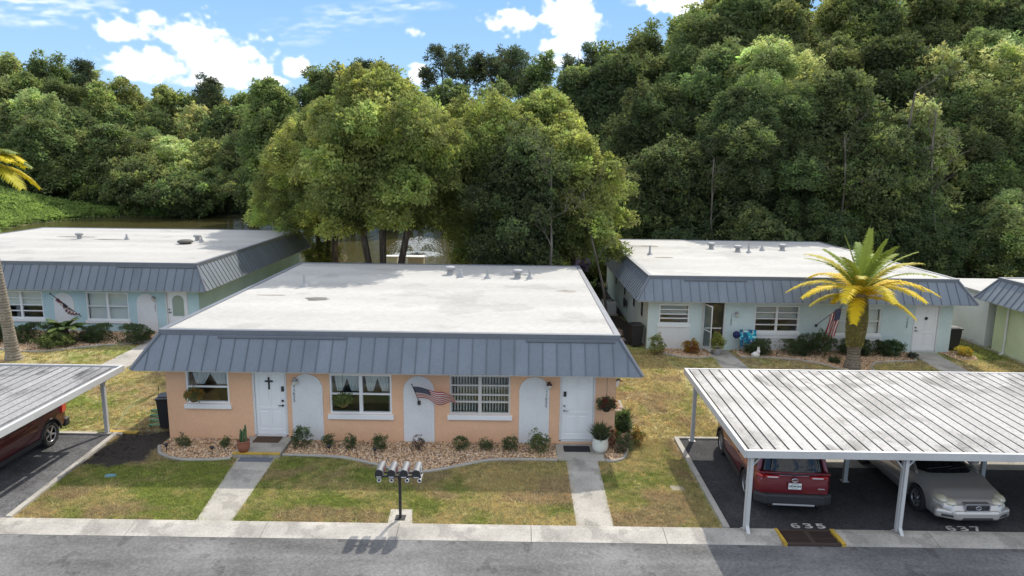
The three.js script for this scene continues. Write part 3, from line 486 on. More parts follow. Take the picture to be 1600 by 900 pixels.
{
  mesh('rear_room', [rbx(22.28, 33, 0, 2.52, -36.6, -32.56, 0.01)], M.whiteWall, green.root);
  mesh('rear_roof', rbx(22.1, 33.2, 2.53, 2.62, -36.8, -32.57, 0.01), M.roof, green.root);
  mesh('downspout', [bar(V(22.12, 0.1, -31.0), V(22.12, 2.3, -31.0), 0.045), bar(V(22.12, 0.12, -31.0), V(21.9, 0.05, -30.9), 0.045)], M.whiteWall, green.root);
  mesh('footing', bx(22.0, 22.195, 0, 0.09, -36.5, -20), M.concGrey, green.root);
}

// ---------------------------------------------------------------- carports
function carport(o) {
  const { x0, x1, zf, zb, yf, yb, seam } = o, root = thing('carport', o.label, 'carport', [(x0 + x1) / 2, 0, (zf + zb) / 2], 'flat metal carports');
  const Y = (z) => lerp(yb, yf, (z - zb) / (zf - zb)), R = rng(o.seed), ang = Math.atan2(yf - yb, zf - zb), len = Math.hypot(zf - zb, yf - yb) - 0.10, zm = (zf + zb) / 2, ym = (yf + yb) / 2;
  const pw = 0.305, g0 = new THREE.BoxGeometry(pw - 0.046, 0.045, len - (o.endGap || 0));
  for (let x = x0 + 0.08 + pw / 2; x < x1 - pw / 2; x += pw) {
    const m = mesh('roof_panel', T(g0.clone(), x, ym - 0.024, zm + (o.endGap || 0) / 2, -ang), M.carportPanel[Math.floor(R() * 3)], root);
    mesh('panel_seam', T(new THREE.BoxGeometry(0.1, 0.02, len), x + pw / 2, ym - 0.058, zm, -ang), seam, root);
  }
  const beam = (a, b, z, w) => { const y = Y(z); return mesh('fascia', rbx(a, b, y - 0.17, y + 0.012, z - w, z + w, 0.012), M.post, root); };
  beam(x0, x1, zf, 0.045); beam(x0, x1, zb, 0.04);
  for (const x of [x0, x1]) mesh('fascia', T(new RoundedBoxGeometry(0.09, 0.19, len + 0.16, 2, 0.012), x, ym - 0.078, zm, -ang), M.post, root);
  mesh('purlin', [-0.25, 0.28].map((t) => { const z = lerp(zb, zf, 0.5 + t); return bx(x0 + 0.05, x1 - 0.05, Y(z) - 0.19, Y(z) - 0.075, z - 0.04, z + 0.04); }), M.post, root);
  for (const [x, z, spout] of o.posts) {
    const y = Y(z) - 0.17, p = mesh('post', [rbx(x - 0.055, x + 0.055, 0.03, y, z - 0.055, z + 0.055, 0.012), bx(x - 0.09, x + 0.09, 0.04, 0.055, z - 0.09, z + 0.09)], M.post, root);
    mesh('brace', [bar(V(x, y - 0.32, z), V(x + 0.3, y + 0.04, z), 0.026, 0.026, 6), bar(V(x, y - 0.32, z), V(x - (x - x0 > 0.4 ? 0.3 : 0.08), y + 0.04, z), 0.026, 0.026, 6)], M.post, p);
    if (spout) mesh('downspout', [rbx(x - 0.04, x + 0.04, 0.16, y + 0.02, z + 0.058, z + 0.118, 0.01), T(new RoundedBoxGeometry(0.082, 0.22, 0.062, 2, 0.01), x - 0.0, 0.13, z + 0.145, -0.75)], M.post, p);
  }
  return root;
}
carport({ x0: 5.28, x1: 18.3, zf: -15.05, zb: -20.9, yf: 2.07, yb: 2.22, seam: M.seam, seed: 5, label: 'dirty white ribbed carport sheltering the red and silver cars', posts: [[5.45, -15.2, true], [8.98, -15.2, true], [12.52, -15.2, true], [16.1, -15.2, true], [5.5, -20.5, false], [8.97, -17.85, false], [12.68, -17.9, false]] });
carport({ x0: -24.5, x1: -12.02, zf: -15.05, zb: -20.75, yf: 2.10, yb: 2.12, seam: M.seamPale, seed: 6, endGap: 0.16, label: 'white ribbed carport over the dark maroon car', posts: [[-12.48, -20.42, false], [-12.4, -15.2, true], [-16.0, -15.2, true], [-16.0, -20.42, false], [-19.6, -20.42, false]] });

// ---------------------------------------------------------------- cars (front is +z)
const curve = (keys) => (z) => { let i = 0; while (i < keys.length - 2 && z > keys[i + 1][0]) i++; const [a, va] = keys[i], [b, vb] = keys[i + 1], t = clamp((z - a) / (b - a)); return lerp(va, vb, t * t * (3 - 2 * t)); };
const evaluator = new Evaluator(); evaluator.useGroups = false;
function carBody(s) {
  const N = 64, K = 22, top = curve(s.top), bot = curve(s.bot), hw = curve(s.hw), pos = [], idx = [], L = s.L / 2;
  const sec = [[0, 0], [0.80, 0], [0.93, 0.03], [0.975, 0.14], [0.99, 0.34], [1.0, 0.52], [0.995, 0.70], [0.965, 0.86], [0.90, 0.955], [0.72, 0.992], [0.4, 1.0], [0, 1.004]];
  const ring = [...sec, ...sec.slice(1, -1).reverse().map(([x, y]) => [-x, y])], n = ring.length;
  for (let i = 0; i <= N; i++) {
    const t = i / N, z = -L + s.L * (0.5 - 0.5 * Math.cos(t * Math.PI)), b = bot(z), h = top(z) - b, w = hw(z);
    ring.forEach(([x, y]) => { const end = Math.max(0, Math.abs(z) - (L - 0.10)) / 0.10, bulge = (1 - Math.min(1, Math.abs(x))) * 0.0; pos.push(x * w, b + h * y, z + Math.sign(z) * bulge - Math.sign(z) * end * 0.05 * Math.abs(y - 0.45)); });
  }
  for (let i = 0; i < N; i++) for (let k = 0; k < n; k++) { const a = i * n + k, b = i * n + (k + 1) % n, c = a + n, d = b + n; idx.push(a, b, c, b, d, c); }
  const c0 = pos.length / 3; pos.push(0, (bot(-L) + top(-L)) / 2, -L - 0.02); const c1 = c0 + 1; pos.push(0, (bot(L) + top(L)) / 2, L + 0.03);
  for (let k = 0; k < n; k++) { idx.push(c0, (k + 1) % n, k); idx.push(c1, N * n + k, N * n + (k + 1) % n); }
  const g = new THREE.BufferGeometry(); g.setAttribute('position', new THREE.Float32BufferAttribute(pos, 3)); g.setIndex(idx); g.computeVertexNormals(); g.setAttribute('uv', new THREE.Float32BufferAttribute(new Float32Array(pos.length / 3 * 2), 2));
  let br = new Brush(g); br.updateMatrixWorld();
  for (const wz of s.wheels) for (const sd of [-1, 1]) { const c = new Brush(new THREE.CylinderGeometry(s.wr + 0.055, s.wr + 0.055, 0.36, 24).rotateZ(Math.PI / 2).translate(sd * (s.W / 2 - 0.12), s.wr, wz)); c.updateMatrixWorld(); br = evaluator.evaluate(br, c, SUBTRACTION); br.updateMatrixWorld(); }
  const out = br.geometry.clone(); for (const k of Object.keys(out.attributes)) if (!['position', 'normal', 'uv'].includes(k)) out.deleteAttribute(k);
  return toCreasedNormals(out.index ? out.toNonIndexed() : out, 0.6);
}
function cabin(s, t0, t1, grow = 0, steps = 6, cap = false) {
  const lv = (t) => ({ y: lerp(s.belt, s.roof, t), zr: lerp(s.rear[0], s.rear[1], Math.pow(Math.max(0, t), 0.9)), zf: lerp(s.front[0], s.front[1], t), w: lerp(s.gw[0], s.gw[1], t) });
  const n = 40, pos = [], idx = [];
  const outline = (l, g) => { const a = []; for (let i = 0; i < n; i++) { const th = i / n * Math.PI * 2, c = Math.cos(th), q = Math.sin(th), e = 0.30; const x = Math.sign(c) * Math.pow(Math.abs(c), e), z = Math.sign(q) * Math.pow(Math.abs(q), e * 0.9); a.push([x * (l.w + g) * (1 - 0.10 * Math.max(0, z) * Math.abs(x)), l.y, (l.zf + l.zr) / 2 + z * ((l.zf - l.zr) / 2 + g) + (Math.abs(z) > 0.98 ? (1 - x * x) * 0.06 * Math.sign(z) : 0)]); } return a; };
  for (let k = 0; k <= steps; k++) outline(lv(lerp(t0, t1, k / steps)), grow).forEach((p) => pos.push(...p));
  let rows = steps;
  if (cap) { const l = lv(t1); for (const [f, dy] of [[0.93, 0.035], [0.75, 0.06], [0.4, 0.075], [0.02, 0.08]]) { outline(l, grow).forEach(([x, y, z]) => pos.push(x * f, y + dy, (l.zf + l.zr) / 2 + (z - (l.zf + l.zr) / 2) * f)); rows++; } }
  for (let i = 0; i < rows; i++) for (let k = 0; k < n; k++) { const a = i * n + k, b = i * n + (k + 1) % n, c = a + n, d = b + n; idx.push(a, c, b, b, c, d); }
  const g = new THREE.BufferGeometry(); g.setAttribute('position', new THREE.Float32BufferAttribute(pos, 3)); g.setIndex(idx); g.computeVertexNormals(); g.setAttribute('uv', new THREE.Float32BufferAttribute(new Float32Array(pos.length / 3 * 2), 2)); return g;
}
function wheel(root, x, z, r, spokes) {
  const sd = Math.sign(x), q = (g) => g.rotateZ(-sd * Math.PI / 2).translate(x, r, z);
  const w = mesh('wheel', q(lathe([[r * 0.62, -0.10], [r * 0.92, -0.11], [r, -0.08], [r, 0.08], [r * 0.93, 0.105], [r * 0.68, 0.10], [r * 0.62, 0.07]], 28)), M.tyre, root);
  const g = [q(lathe([[0, -0.02], [r * 0.62, -0.02]], 24)), q(T(new THREE.TorusGeometry(r * 0.63, 0.02, 6, 28), 0, 0.07, 0, Math.PI / 2)), q(T(new THREE.CylinderGeometry(0.06, 0.06, 0.08, 12), 0, 0.05, 0))];
  for (let k = 0; k < spokes; k++) g.push(q(T(new THREE.BoxGeometry(r * 0.60, 0.03, spokes > 8 ? 0.03 : 0.055).translate(r * 0.32, 0.06, 0), 0, 0, 0, 0, k * Math.PI * 2 / spokes)));
  mesh('rim', g.slice(1), M.rim, w); mesh('brake_disc', g[0], M.plastic, w);
}
function car(s) {
  const root = thing('parked_car', s.label, 'car', s.at, null, true, s.turn || 0);
  const paint = phys(...s.paint, 0.32, { metalness: s.metal ?? 0.35, clearcoat: 1, clearcoatRoughness: 0.05 });
  mesh('body', carBody(s), paint, root);
  const gh = mesh('windows', cabin(s, -0.05, 0.9), M.carGlass, root); mesh('roof', cabin(s, 0.86, 1.0, 0.006, 2, true), paint, root);
  for (const sd of [-1, 1]) {
    const P = (t, f) => { const y = lerp(s.belt, s.roof, t), zr = lerp(s.rear[0], s.rear[1], Math.pow(Math.max(0, t), 0.9)), zf = lerp(s.front[0], s.front[1], t), w = lerp(s.gw[0], s.gw[1], t); return V(sd * (w - 0.012 - 0.05 * Math.max(0, f - 0.7)), y, lerp(zr, zf, f)); };
    for (const [fa, fb, r] of s.pillars) mesh('pillar', bar(P(-0.04, fa), P(0.92, fb), r, r * 0.85, 6), paint, root);
    mesh('window_trim', bar(P(0.0, 0.03), P(0.0, 0.97), 0.016, 0.016, 5), s.trim || M.plastic, root);
    const m = mesh('wing_mirror', [rbx(-0.1, 0.1, -0.065, 0.065, -0.05, 0.06, 0.05), bx(-0.16, -0.06, -0.06, -0.03, -0.02, 0.02)].map((g) => T(g.scale(sd, 1, 1), sd * (s.W / 2 + 0.06), s.belt + 0.08, s.front[0] - 0.42)), s.mirror || paint, root);
    for (const z of s.handles) mesh('door_handle', rbx(sd * (s.W / 2 - 0.012) - 0.02, sd * (s.W / 2 - 0.012) + 0.02, s.belt - 0.17, s.belt - 0.14, z - 0.09, z + 0.09, 0.012), paint, root);
    for (const z of s.wheels) wheel(root, sd * (s.W / 2 - 0.115), z, s.wr, s.spokes);
    mesh('side_moulding', rbx(sd * (s.W / 2 - 0.004) - 0.012, sd * (s.W / 2 - 0.004) + 0.012, s.mould[0], s.mould[1], s.wheels[0] + s.wr + 0.09, s.wheels[1] - s.wr - 0.09, 0.01), s.mouldMat || M.plastic, root);
  }
  return { root, paint };
}
const platTex = (() => { const c = document.createElement('canvas'); c.width = 256; c.height = 128; const x = c.getContext('2d'); x.fillStyle = '#e9ebe8'; x.fillRect(0, 0, 256, 128); x.fillStyle = '#4a7a55'; x.fillRect(104, 48, 48, 36); x.fillStyle = '#39465a'; for (const k of [18, 48, 78, 160, 190, 220]) x.fillRect(k, 42, 20, 46); x.fillStyle = '#7d8c84'; x.fillRect(60, 12, 136, 12); x.fillRect(60, 106, 136, 10); const t = new THREE.CanvasTexture(c); t.colorSpace = THREE.SRGBColorSpace; return t; })();
{ // crimson SUV, tail to the street
  const L = 4.6, W = 1.86, s = { L, W, at: [6.93, 0.042, -18.2], turn: Math.PI - 0.06, label: 'crimson SUV parked tail to the street under the dirty white carport', paint: [0.17, 0.010, 0.018], wr: 0.355, wheels: [-1.36, 1.34], spokes: 10,
    top: [[-2.3, 0.98], [-2.2, 1.10], [-1.2, 1.10], [0.6, 1.04], [1.1, 1.02], [1.9, 0.93], [2.18, 0.84], [2.3, 0.70]], bot: [[-2.3, 0.42], [-2.0, 0.30], [-1.0, 0.24], [1.4, 0.24], [2.1, 0.26], [2.3, 0.34]], hw: [[-2.3, 0.80], [-2.15, 0.89], [-1.4, 0.93], [1.4, 0.93], [2.0, 0.87], [2.3, 0.70]],
    belt: 1.07, roof: 1.64, rear: [-2.25, -2.02], front: [1.18, 0.28], gw: [0.805, 0.68], pillars: [[0.99, 0.985, 0.045], [0.60, 0.56, 0.03], [0.30, 0.26, 0.03], [0.05, 0.045, 0.07]], handles: [-0.62, 0.32], mould: [0.27, 0.42] };
  const { root, paint } = car(s);
  mesh('rear_bumper', [rbx(-0.70, 0.70, 0.30, 0.58, -2.38, -2.12, 0.07), T(new RoundedBoxGeometry(0.36, 0.28, 0.22, 3, 0.07), -0.74, 0.44, -2.24, 0, 0.5), T(new RoundedBoxGeometry(0.36, 0.28, 0.22, 3, 0.07), 0.74, 0.44, -2.24, 0, -0.5)], M.plastic, root);
  mesh('skid_plate', rbx(-0.5, 0.5, 0.29, 0.34, -2.385, -2.2, 0.02), M.ventGrey, root);
  for (const sd of [-1, 1]) {
    const t = mesh('tail_lamp', [T(new RoundedBoxGeometry(0.20, 0.09, 0.20, 3, 0.04), sd * 0.74, 0.985, -2.17, 0, sd * 0.6), rbx(Math.min(sd * 0.36, sd * 0.70), Math.max(sd * 0.36, sd * 0.70), 0.975, 1.035, -2.345, -2.20, 0.02)], phys(0.50, 0.012, 0.014, 0.15, { clearcoat: 1 }), root);
    mesh('reverse_lamp', rbx(Math.min(sd * 0.40, sd * 0.66), Math.max(sd * 0.40, sd * 0.66), 0.985, 1.015, -2.353, -2.3, 0.01), mat(0.75, 0.70, 0.70, 0.2), t);
    mesh('exhaust', T(new THREE.CylinderGeometry(0.035, 0.035, 0.12, 12, 1, true), sd * 0.55, 0.29, -2.33, Math.PI / 2), M.chrome, root);
    mesh('arch_cladding', T(new THREE.TorusGeometry(s.wr + 0.075, 0.03, 6, 20, Math.PI), sd * (W / 2 - 0.01), s.wr, -1.36, 0, Math.PI / 2), M.plastic, root);
    mesh('arch_cladding', T(new THREE.TorusGeometry(s.wr + 0.075, 0.03, 6, 20, Math.PI), sd * (W / 2 - 0.01), s.wr, 1.34, 0, Math.PI / 2), M.plastic, root);
  }
  mesh('rear_spoiler', rbx(-0.66, 0.66, 1.60, 1.66, -2.16, -1.80, 0.025), paint, root); mesh('hatch_frame', [rbx(-0.84, 0.84, 1.06, 1.115, -2.30, -2.2, 0.02)], paint, root);
  mesh('rear_wiper', bar(V(0.02, 1.14, -2.25), V(-0.42, 1.17, -2.24), 0.012), M.plastic, root);
  mesh('emblem', [T(new THREE.TorusGeometry(0.05, 0.010, 6, 20).scale(1.35, 0.95, 1), 0, 0.93, -2.335), T(new THREE.TorusGeometry(0.028, 0.008, 6, 16).scale(0.8, 1.4, 1), 0, 0.93, -2.338)], M.chrome, root);
  const pl = mesh('licence_plate', T(new THREE.PlaneGeometry(0.305, 0.152), 0, 0.79, -2.362, 0, Math.PI), mat(1, 1, 1, 0.4, { map: platTex }), root, true);
  mesh('plate_frame', rbx(-0.17, 0.17, 0.70, 0.88, -2.357, -2.25, 0.015), paint, root);
  mesh('badge', rbx(-0.72, -0.56, 0.70, 0.73, -2.325, -2.30, 0.004), M.chrome, root);
}
{ // silver sedan, nose to the street
  const L = 4.72, W = 1.82, s = { L, W, at: [10.86, 0.042, -17.72], turn: 0.02, label: 'silver sedan parked nose to the street under the dirty white carport', paint: [0.46, 0.44, 0.41], metal: 0.45, wr: 0.315, wheels: [-1.34, 1.38], spokes: 7,
    top: [[-2.36, 0.78], [-2.25, 0.90], [-1.6, 0.95], [0.7, 0.93], [1.1, 0.89], [1.75, 0.775], [2.12, 0.665], [2.28, 0.57], [2.36, 0.48]], bot: [[-2.36, 0.42], [-2.0, 0.22], [1.4, 0.18], [2.1, 0.19], [2.36, 0.27]], hw: [[-2.36, 0.72], [-2.1, 0.86], [-1.2, 0.91], [1.2, 0.91], [1.9, 0.86], [2.2, 0.76], [2.36, 0.58]],
    belt: 0.90, roof: 1.36, rear: [-1.75, -0.95], front: [1.12, 0.22], gw: [0.79, 0.60], pillars: [[0.99, 0.98, 0.035], [0.50, 0.47, 0.03], [0.04, 0.03, 0.07]], handles: [-0.75, 0.22], mould: [0.44, 0.50], mouldMat: mat(0.34, 0.34, 0.35, 0.4), trim: M.chrome };
  const { root, paint } = car(s);
  mesh('front_bumper', [rbx(-0.56, 0.56, 0.22, 0.47, 2.12, 2.40, 0.09), T(new RoundedBoxGeometry(0.52, 0.24, 0.2, 4, 0.085), -0.645, 0.345, 2.205, 0, -0.42), T(new RoundedBoxGeometry(0.52, 0.24, 0.2, 4, 0.085), 0.645, 0.345, 2.205, 0, 0.42)], paint, root);
  mesh('lower_intake', rbx(-0.36, 0.36, 0.25, 0.32, 2.36, 2.408, 0.02), M.plastic, root);
  const gr = mesh('grille', rbx(-0.27, 0.27, 0.475, 0.605, 2.20, 2.362, 0.045), M.plastic, root);
  mesh('grille_surround', [rbx(-0.30, 0.30, 0.603, 0.625, 2.16, 2.35, 0.01), rbx(-0.30, 0.30, 0.46, 0.477, 2.2, 2.38, 0.008), rbx(-0.30, -0.268, 0.477, 0.603, 2.2, 2.355, 0.012), rbx(0.268, 0.30, 0.477, 0.603, 2.2, 2.355, 0.012)], M.rim, gr);
  mesh('grille_bar', Array.from({ length: 11 }, (_, k) => rbx(-0.24 + k * 0.048 - 0.005, -0.24 + k * 0.048 + 0.005, 0.49, 0.59, 2.345, 2.368, 0.003)), mat(0.10, 0.10, 0.11, 0.3, { metalness: 0.7 }), gr);
  mesh('emblem', [T(new THREE.TorusGeometry(0.042, 0.007, 6, 20).scale(1.5, 1, 1), 0, 0.545, 2.375), T(new THREE.BoxGeometry(0.012, 0.06, 0.008), -0.02, 0.545, 2.375, 0, 0, -0.35), T(new THREE.BoxGeometry(0.012, 0.06, 0.008), 0.02, 0.545, 2.375, 0, 0, -0.35), T(new THREE.BoxGeometry(0.04, 0.012, 0.008), 0, 0.545, 2.376, 0, 0, 0.3)], M.chrome, gr);
  for (const sd of [-1, 1]) {
    const h = mesh('headlight', [T(new THREE.SphereGeometry(1, 18, 12).scale(0.16, 0.10, 0.16), sd * 0.55, 0.575, 2.13), T(new THREE.SphereGeometry(1, 18, 12).scale(0.14, 0.10, 0.20), sd * 0.69, 0.625, 2.0)], phys(0.50, 0.47, 0.36, 0.12, { clearcoat: 1 }), root);
    mesh('lamp_bulb', [T(new THREE.SphereGeometry(0.055, 12, 8), sd * 0.545, 0.575, 2.24), T(new THREE.SphereGeometry(0.045, 12, 8), sd * 0.68, 0.625, 2.16)], M.rim, h);
    mesh('fog_lamp', [T(new THREE.CylinderGeometry(0.045, 0.045, 0.05, 14), sd * 0.60, 0.315, 2.30, Math.PI / 2, 0)], M.chrome, root);
    mesh('bumper_slot', T(new RoundedBoxGeometry(0.26, 0.06, 0.04, 2, 0.015), sd * 0.665, 0.325, 2.293, 0, sd * 0.42), M.plastic, root);
  }
  mesh('wiper', [bar(V(-0.5, 0.955, 1.10), V(0.15, 0.985, 1.03), 0.012), bar(V(0.05, 0.96, 1.12), V(0.62, 0.985, 1.02), 0.012)], M.plastic, root);
}
{ // maroon SUV, nose to the street, under the other carport
  const L = 4.65, W = 1.86, s = { L, W, at: [-14.45, 0.042, -18.0], turn: 0, label: 'dark maroon SUV under the other white carport with its tail to the grass', paint: [0.075, 0.007, 0.012], metal: 0.1, wr: 0.37, wheels: [-1.45, 1.30], spokes: 5,
    top: [[-2.32, 1.0], [-2.2, 1.14], [-1.2, 1.12], [0.6, 1.06], [1.1, 1.04], [1.9, 0.96], [2.2, 0.86], [2.32, 0.72]], bot: [[-2.32, 0.44], [-2.0, 0.32], [-1.0, 0.25], [1.4, 0.25], [2.1, 0.28], [2.32, 0.36]], hw: [[-2.32, 0.80], [-2.15, 0.89], [-1.4, 0.93], [1.4, 0.93], [2.0, 0.87], [2.32, 0.70]],
    belt: 1.09, roof: 1.62, rear: [-2.24, -1.86], front: [1.2, 0.3], gw: [0.805, 0.66], pillars: [[0.99, 0.985, 0.045], [0.60, 0.56, 0.03], [0.30, 0.26, 0.03], [0.03, 0.02, 0.085]], handles: [-0.66, 0.28], mould: [0.28, 0.42] };
  const { root } = car(s);
  mesh('rear_bumper', rbx(-0.90, 0.90, 0.32, 0.58, -2.38, -2.14, 0.06), M.plastic, root); mesh('front_bumper', rbx(-0.86, 0.86, 0.30, 0.55, 2.08, 2.36, 0.08), M.plastic, root);
  for (const sd of [-1, 1]) { mesh('tail_lamp', T(new RoundedBoxGeometry(0.16, 0.40, 0.34, 3, 0.05), sd * 0.83, 0.99, -2.12, 0, sd * 0.2), phys(0.55, 0.02, 0.02, 0.15, { clearcoat: 1 }), root); mesh('headlight', T(new RoundedBoxGeometry(0.36, 0.16, 0.2, 3, 0.06), sd * 0.62, 0.80, 2.12, 0, sd * 0.4), phys(0.6, 0.6, 0.6, 0.1, { clearcoat: 1 }), root);
    for (const z of s.wheels) mesh('arch_cladding', T(new THREE.TorusGeometry(s.wr + 0.07, 0.032, 6, 20, Math.PI), sd * (W / 2 - 0.01), s.wr, z, 0, Math.PI / 2), M.plastic, root); }
}

// ---------------------------------------------------------------- painted bay numbers, storm drain, mailboxes
function bayNumber(s, x, z, label) {
  const o = thing('bay_number', label, 'road marking', [x, 0.044, z], 'stencilled bay numbers', true);
  [...s].forEach((c, i) => mesh('digit', text(c, 0.22, 0.003, font).scale(1.35, 1, 1).rotateX(-Math.PI / 2).translate((i - s.length / 2) * 0.30, 0, 0), M.paint, o));
}
bayNumber('635', 7.03, -15.31, 'white stencilled 635 on the asphalt above the storm drain');
bayNumber('637', 10.68, -15.29, 'white stencilled 637 on the asphalt before the silver sedan');
{
  const o = thing('storm_drain', 'rusty iron storm drain grate with yellow painted sides in the kerb', 'drain', [6.82, 0, -14.9], null), g = [];
  for (let k = 0; k < 22; k++) if (k !== 10 && k !== 11) { const x = 6.27 + k * 0.0525; mesh('grate_bar', bx(x - 0.011, x + 0.011, 0.0, 0.05, -15.18, -14.62), M.rust, o); }
  mesh('grate_frame', [bx(6.21, 7.42, 0.0, 0.058, -15.23, -15.17), bx(6.21, 7.42, 0.0, 0.054, -14.66, -14.58), bx(6.77, 6.87, 0.0, 0.056, -15.17, -14.66), bx(6.21, 7.42, 0.0, 0.054, -14.86, -14.84)], M.rust, o);
  mesh('pit', bx(6.2, 7.42, -0.05, -0.01, -15.2, -14.6), M.dark, o);
  mesh('yellow_edge', [slab([[6.12, -15.24], [6.2, -15.24], [6.2, -14.58], [6.12, -14.58]], 0, 0.075), slab([[7.42, -15.24], [7.52, -15.24], [7.52, -14.58], [7.42, -14.58]], 0, 0.075)], M.yellow, o);
}
{
  const X = -2.66, Z = -15.5, o = thing('mailbox_stand', 'four black-fronted metal mailboxes on one black post by the kerb', 'mailboxes', [X, 0.05, Z], null);
  mesh('post', [bx(X - 0.03, X + 0.03, 0.06, 1.18, Z - 0.03, Z + 0.03), bx(X - 0.12, X + 0.12, 0.055, 0.07, Z - 0.12, Z + 0.12)], M.black, o);
  mesh('crossbar', [bx(X - 0.56, X + 0.52, 1.14, 1.18, Z + 0.08, Z + 0.12), bx(X - 0.56, X + 0.52, 1.14, 1.18, Z - 0.12, Z - 0.08), bx(X - 0.02, X + 0.02, 1.10, 1.14, Z - 0.14, Z + 0.14)], M.black, o);
  const half = new THREE.Shape(); half.moveTo(-0.085, 0); half.lineTo(0.085, 0); half.lineTo(0.085, 0.10); half.absarc(0, 0.10, 0.085, 0, Math.PI); half.lineTo(-0.085, 0);
  [-0.43, -0.14, 0.15, 0.44].forEach((dx, k) => {
    const x = X + dx - 0.02, b = mesh('mailbox', new THREE.ExtrudeGeometry(half, { depth: 0.48, bevelEnabled: false, curveSegments: 10 }).translate(x, 1.18, Z - 0.28), mat(0.15 + 0.012 * k, 0.155 + 0.012 * k, 0.165 + 0.012 * k, 0.6, { metalness: 0.3 }), o);
    const d = mesh('mailbox_door', new THREE.ExtrudeGeometry(half, { depth: 0.018, bevelEnabled: true, bevelSize: 0.006, bevelThickness: 0.004, bevelSegments: 1, curveSegments: 10 }).translate(x, 1.18, Z + 0.205), M.black, b);
    mesh('name_strip', bx(x - 0.06, x + 0.06, 1.186, 1.206, Z + 0.225, Z + 0.233), mat(0.5, 0.5, 0.5, 0.5), d);
    mesh('paper_tube', T(new THREE.CylinderGeometry(0.042, 0.042, 0.36, 14, 1, true), x + (k > 1 ? 0.07 : 0), 1.10, Z + 0.02, Math.PI / 2), M.ventGrey, b);
    mesh('tube_rim', T(new THREE.TorusGeometry(0.042, 0.008, 6, 16), x + (k > 1 ? 0.07 : 0), 1.10, Z + 0.2), M.whitePlain, b);
    mesh('signal_flag', bx(x + 0.088, x + 0.094, 1.22, 1.36, Z - 0.02, Z + 0.02), k === 3 ? M.whitePlain : mat(0.4, 0.02, 0.02, 0.5), b);
  });
}

// ---------------------------------------------------------------- foliage
function spray(n, len, wid, seed, up = 0.25) {
  const R = rng(seed), pos = [];
  for (let i = 0; i < n; i++) {
    const th = R() * 6.283, cz = R() * 2 - 1, sr = Math.sqrt(1 - cz * cz), rad = 0.25 + 0.6 * Math.cbrt(R());
    const c = V(sr * Math.cos(th), cz * 0.8, sr * Math.sin(th)).multiplyScalar(rad);
    const d = c.clone().normalize().add(V((R() - 0.5) * 1.3, up + (R() - 0.5) * 0.9, (R() - 0.5) * 1.3)).normalize(), s = new THREE.Vector3().crossVectors(d, V(R() - 0.5, R() + 0.3, R() - 0.5)).normalize(), nn = new THREE.Vector3().crossVectors(s, d);
    const L = len * (0.7 + 0.6 * R()), w = wid * (0.7 + 0.6 * R()), a = c.clone().addScaledVector(d, -L / 2), t = c.clone().addScaledVector(d, L / 2).addScaledVector(nn, -0.08 * L), l = c.clone().addScaledVector(s, w / 2).addScaledVector(nn, 0.12 * L), r = c.clone().addScaledVector(s, -w / 2).addScaledVector(nn, 0.12 * L);
    for (const [p, q, m] of [[a, l, t], [a, t, r]]) pos.push(p.x, p.y, p.z, q.x, q.y, q.z, m.x, m.y, m.z);
  }
  const g = new THREE.BufferGeometry(); g.setAttribute('position', new THREE.Float32BufferAttribute(pos, 3)); g.computeVertexNormals(); return g;
}
const SPRAYS = [spray(13, 0.62, 0.34, 1), spray(13, 0.56, 0.36, 2), spray(14, 0.70, 0.26, 3)], NEEDLE = spray(16, 0.8, 0.13, 4), BLADES = spray(12, 1.2, 0.10, 5, 1.2), SHRUBS = spray(12, 0.6, 0.32, 6);
const TUFT = (() => { const R = rng(66), pos = []; for (let i = 0; i < 26; i++) { const th = R() * 6.283, e = 0.5 + 0.9 * R(), L = 0.7 + 0.5 * R(), d = V(Math.cos(th) * Math.cos(e), Math.sin(e), Math.sin(th) * Math.cos(e)), s = V(-Math.sin(th), 0, Math.cos(th)).multiplyScalar(0.035), a = V(0, 0, 0), m = d.clone().multiplyScalar(L * 0.6), t = d.clone().multiplyScalar(L).add(V(0, -0.22 * L * Math.cos(e), 0)); for (const [p, q, w] of [[a.clone().sub(s), a.clone().add(s), m.clone().add(s)], [a.clone().sub(s), m.clone().add(s), m.clone().sub(s)], [m.clone().sub(s), m.clone().add(s), t]]) pos.push(p.x, p.y, p.z, q.x, q.y, q.z, w.x, w.y, w.z); } const g = new THREE.BufferGeometry(); g.setAttribute('position', new THREE.Float32BufferAttribute(pos, 3)); g.computeVertexNormals(); return g; })();
function limbs(base, tips, r0, R, m = 0.5) {
  const gs = [];
  for (const t of tips) { const mid = base.clone().lerp(t, 0.5).add(V((R() - 0.5) * 0.6, (R() - 0.2) * 0.6, (R() - 0.5) * 0.6)); const r1 = r0 * (0.35 + 0.3 * R()); gs.push(bar(base, mid, r1, r1 * 0.7, 6), bar(mid, t, r1 * 0.7, r1 * 0.15, 5)); }
  return gs;
}
const PAL = [[0.345, 0.385, 0.12], [0.14, 0.18, 0.07], [0.285, 0.335, 0.12], [0.205, 0.252, 0.098], [0.44, 0.49, 0.215], [0.115, 0.145, 0.075]];
let sprayCount = 0;
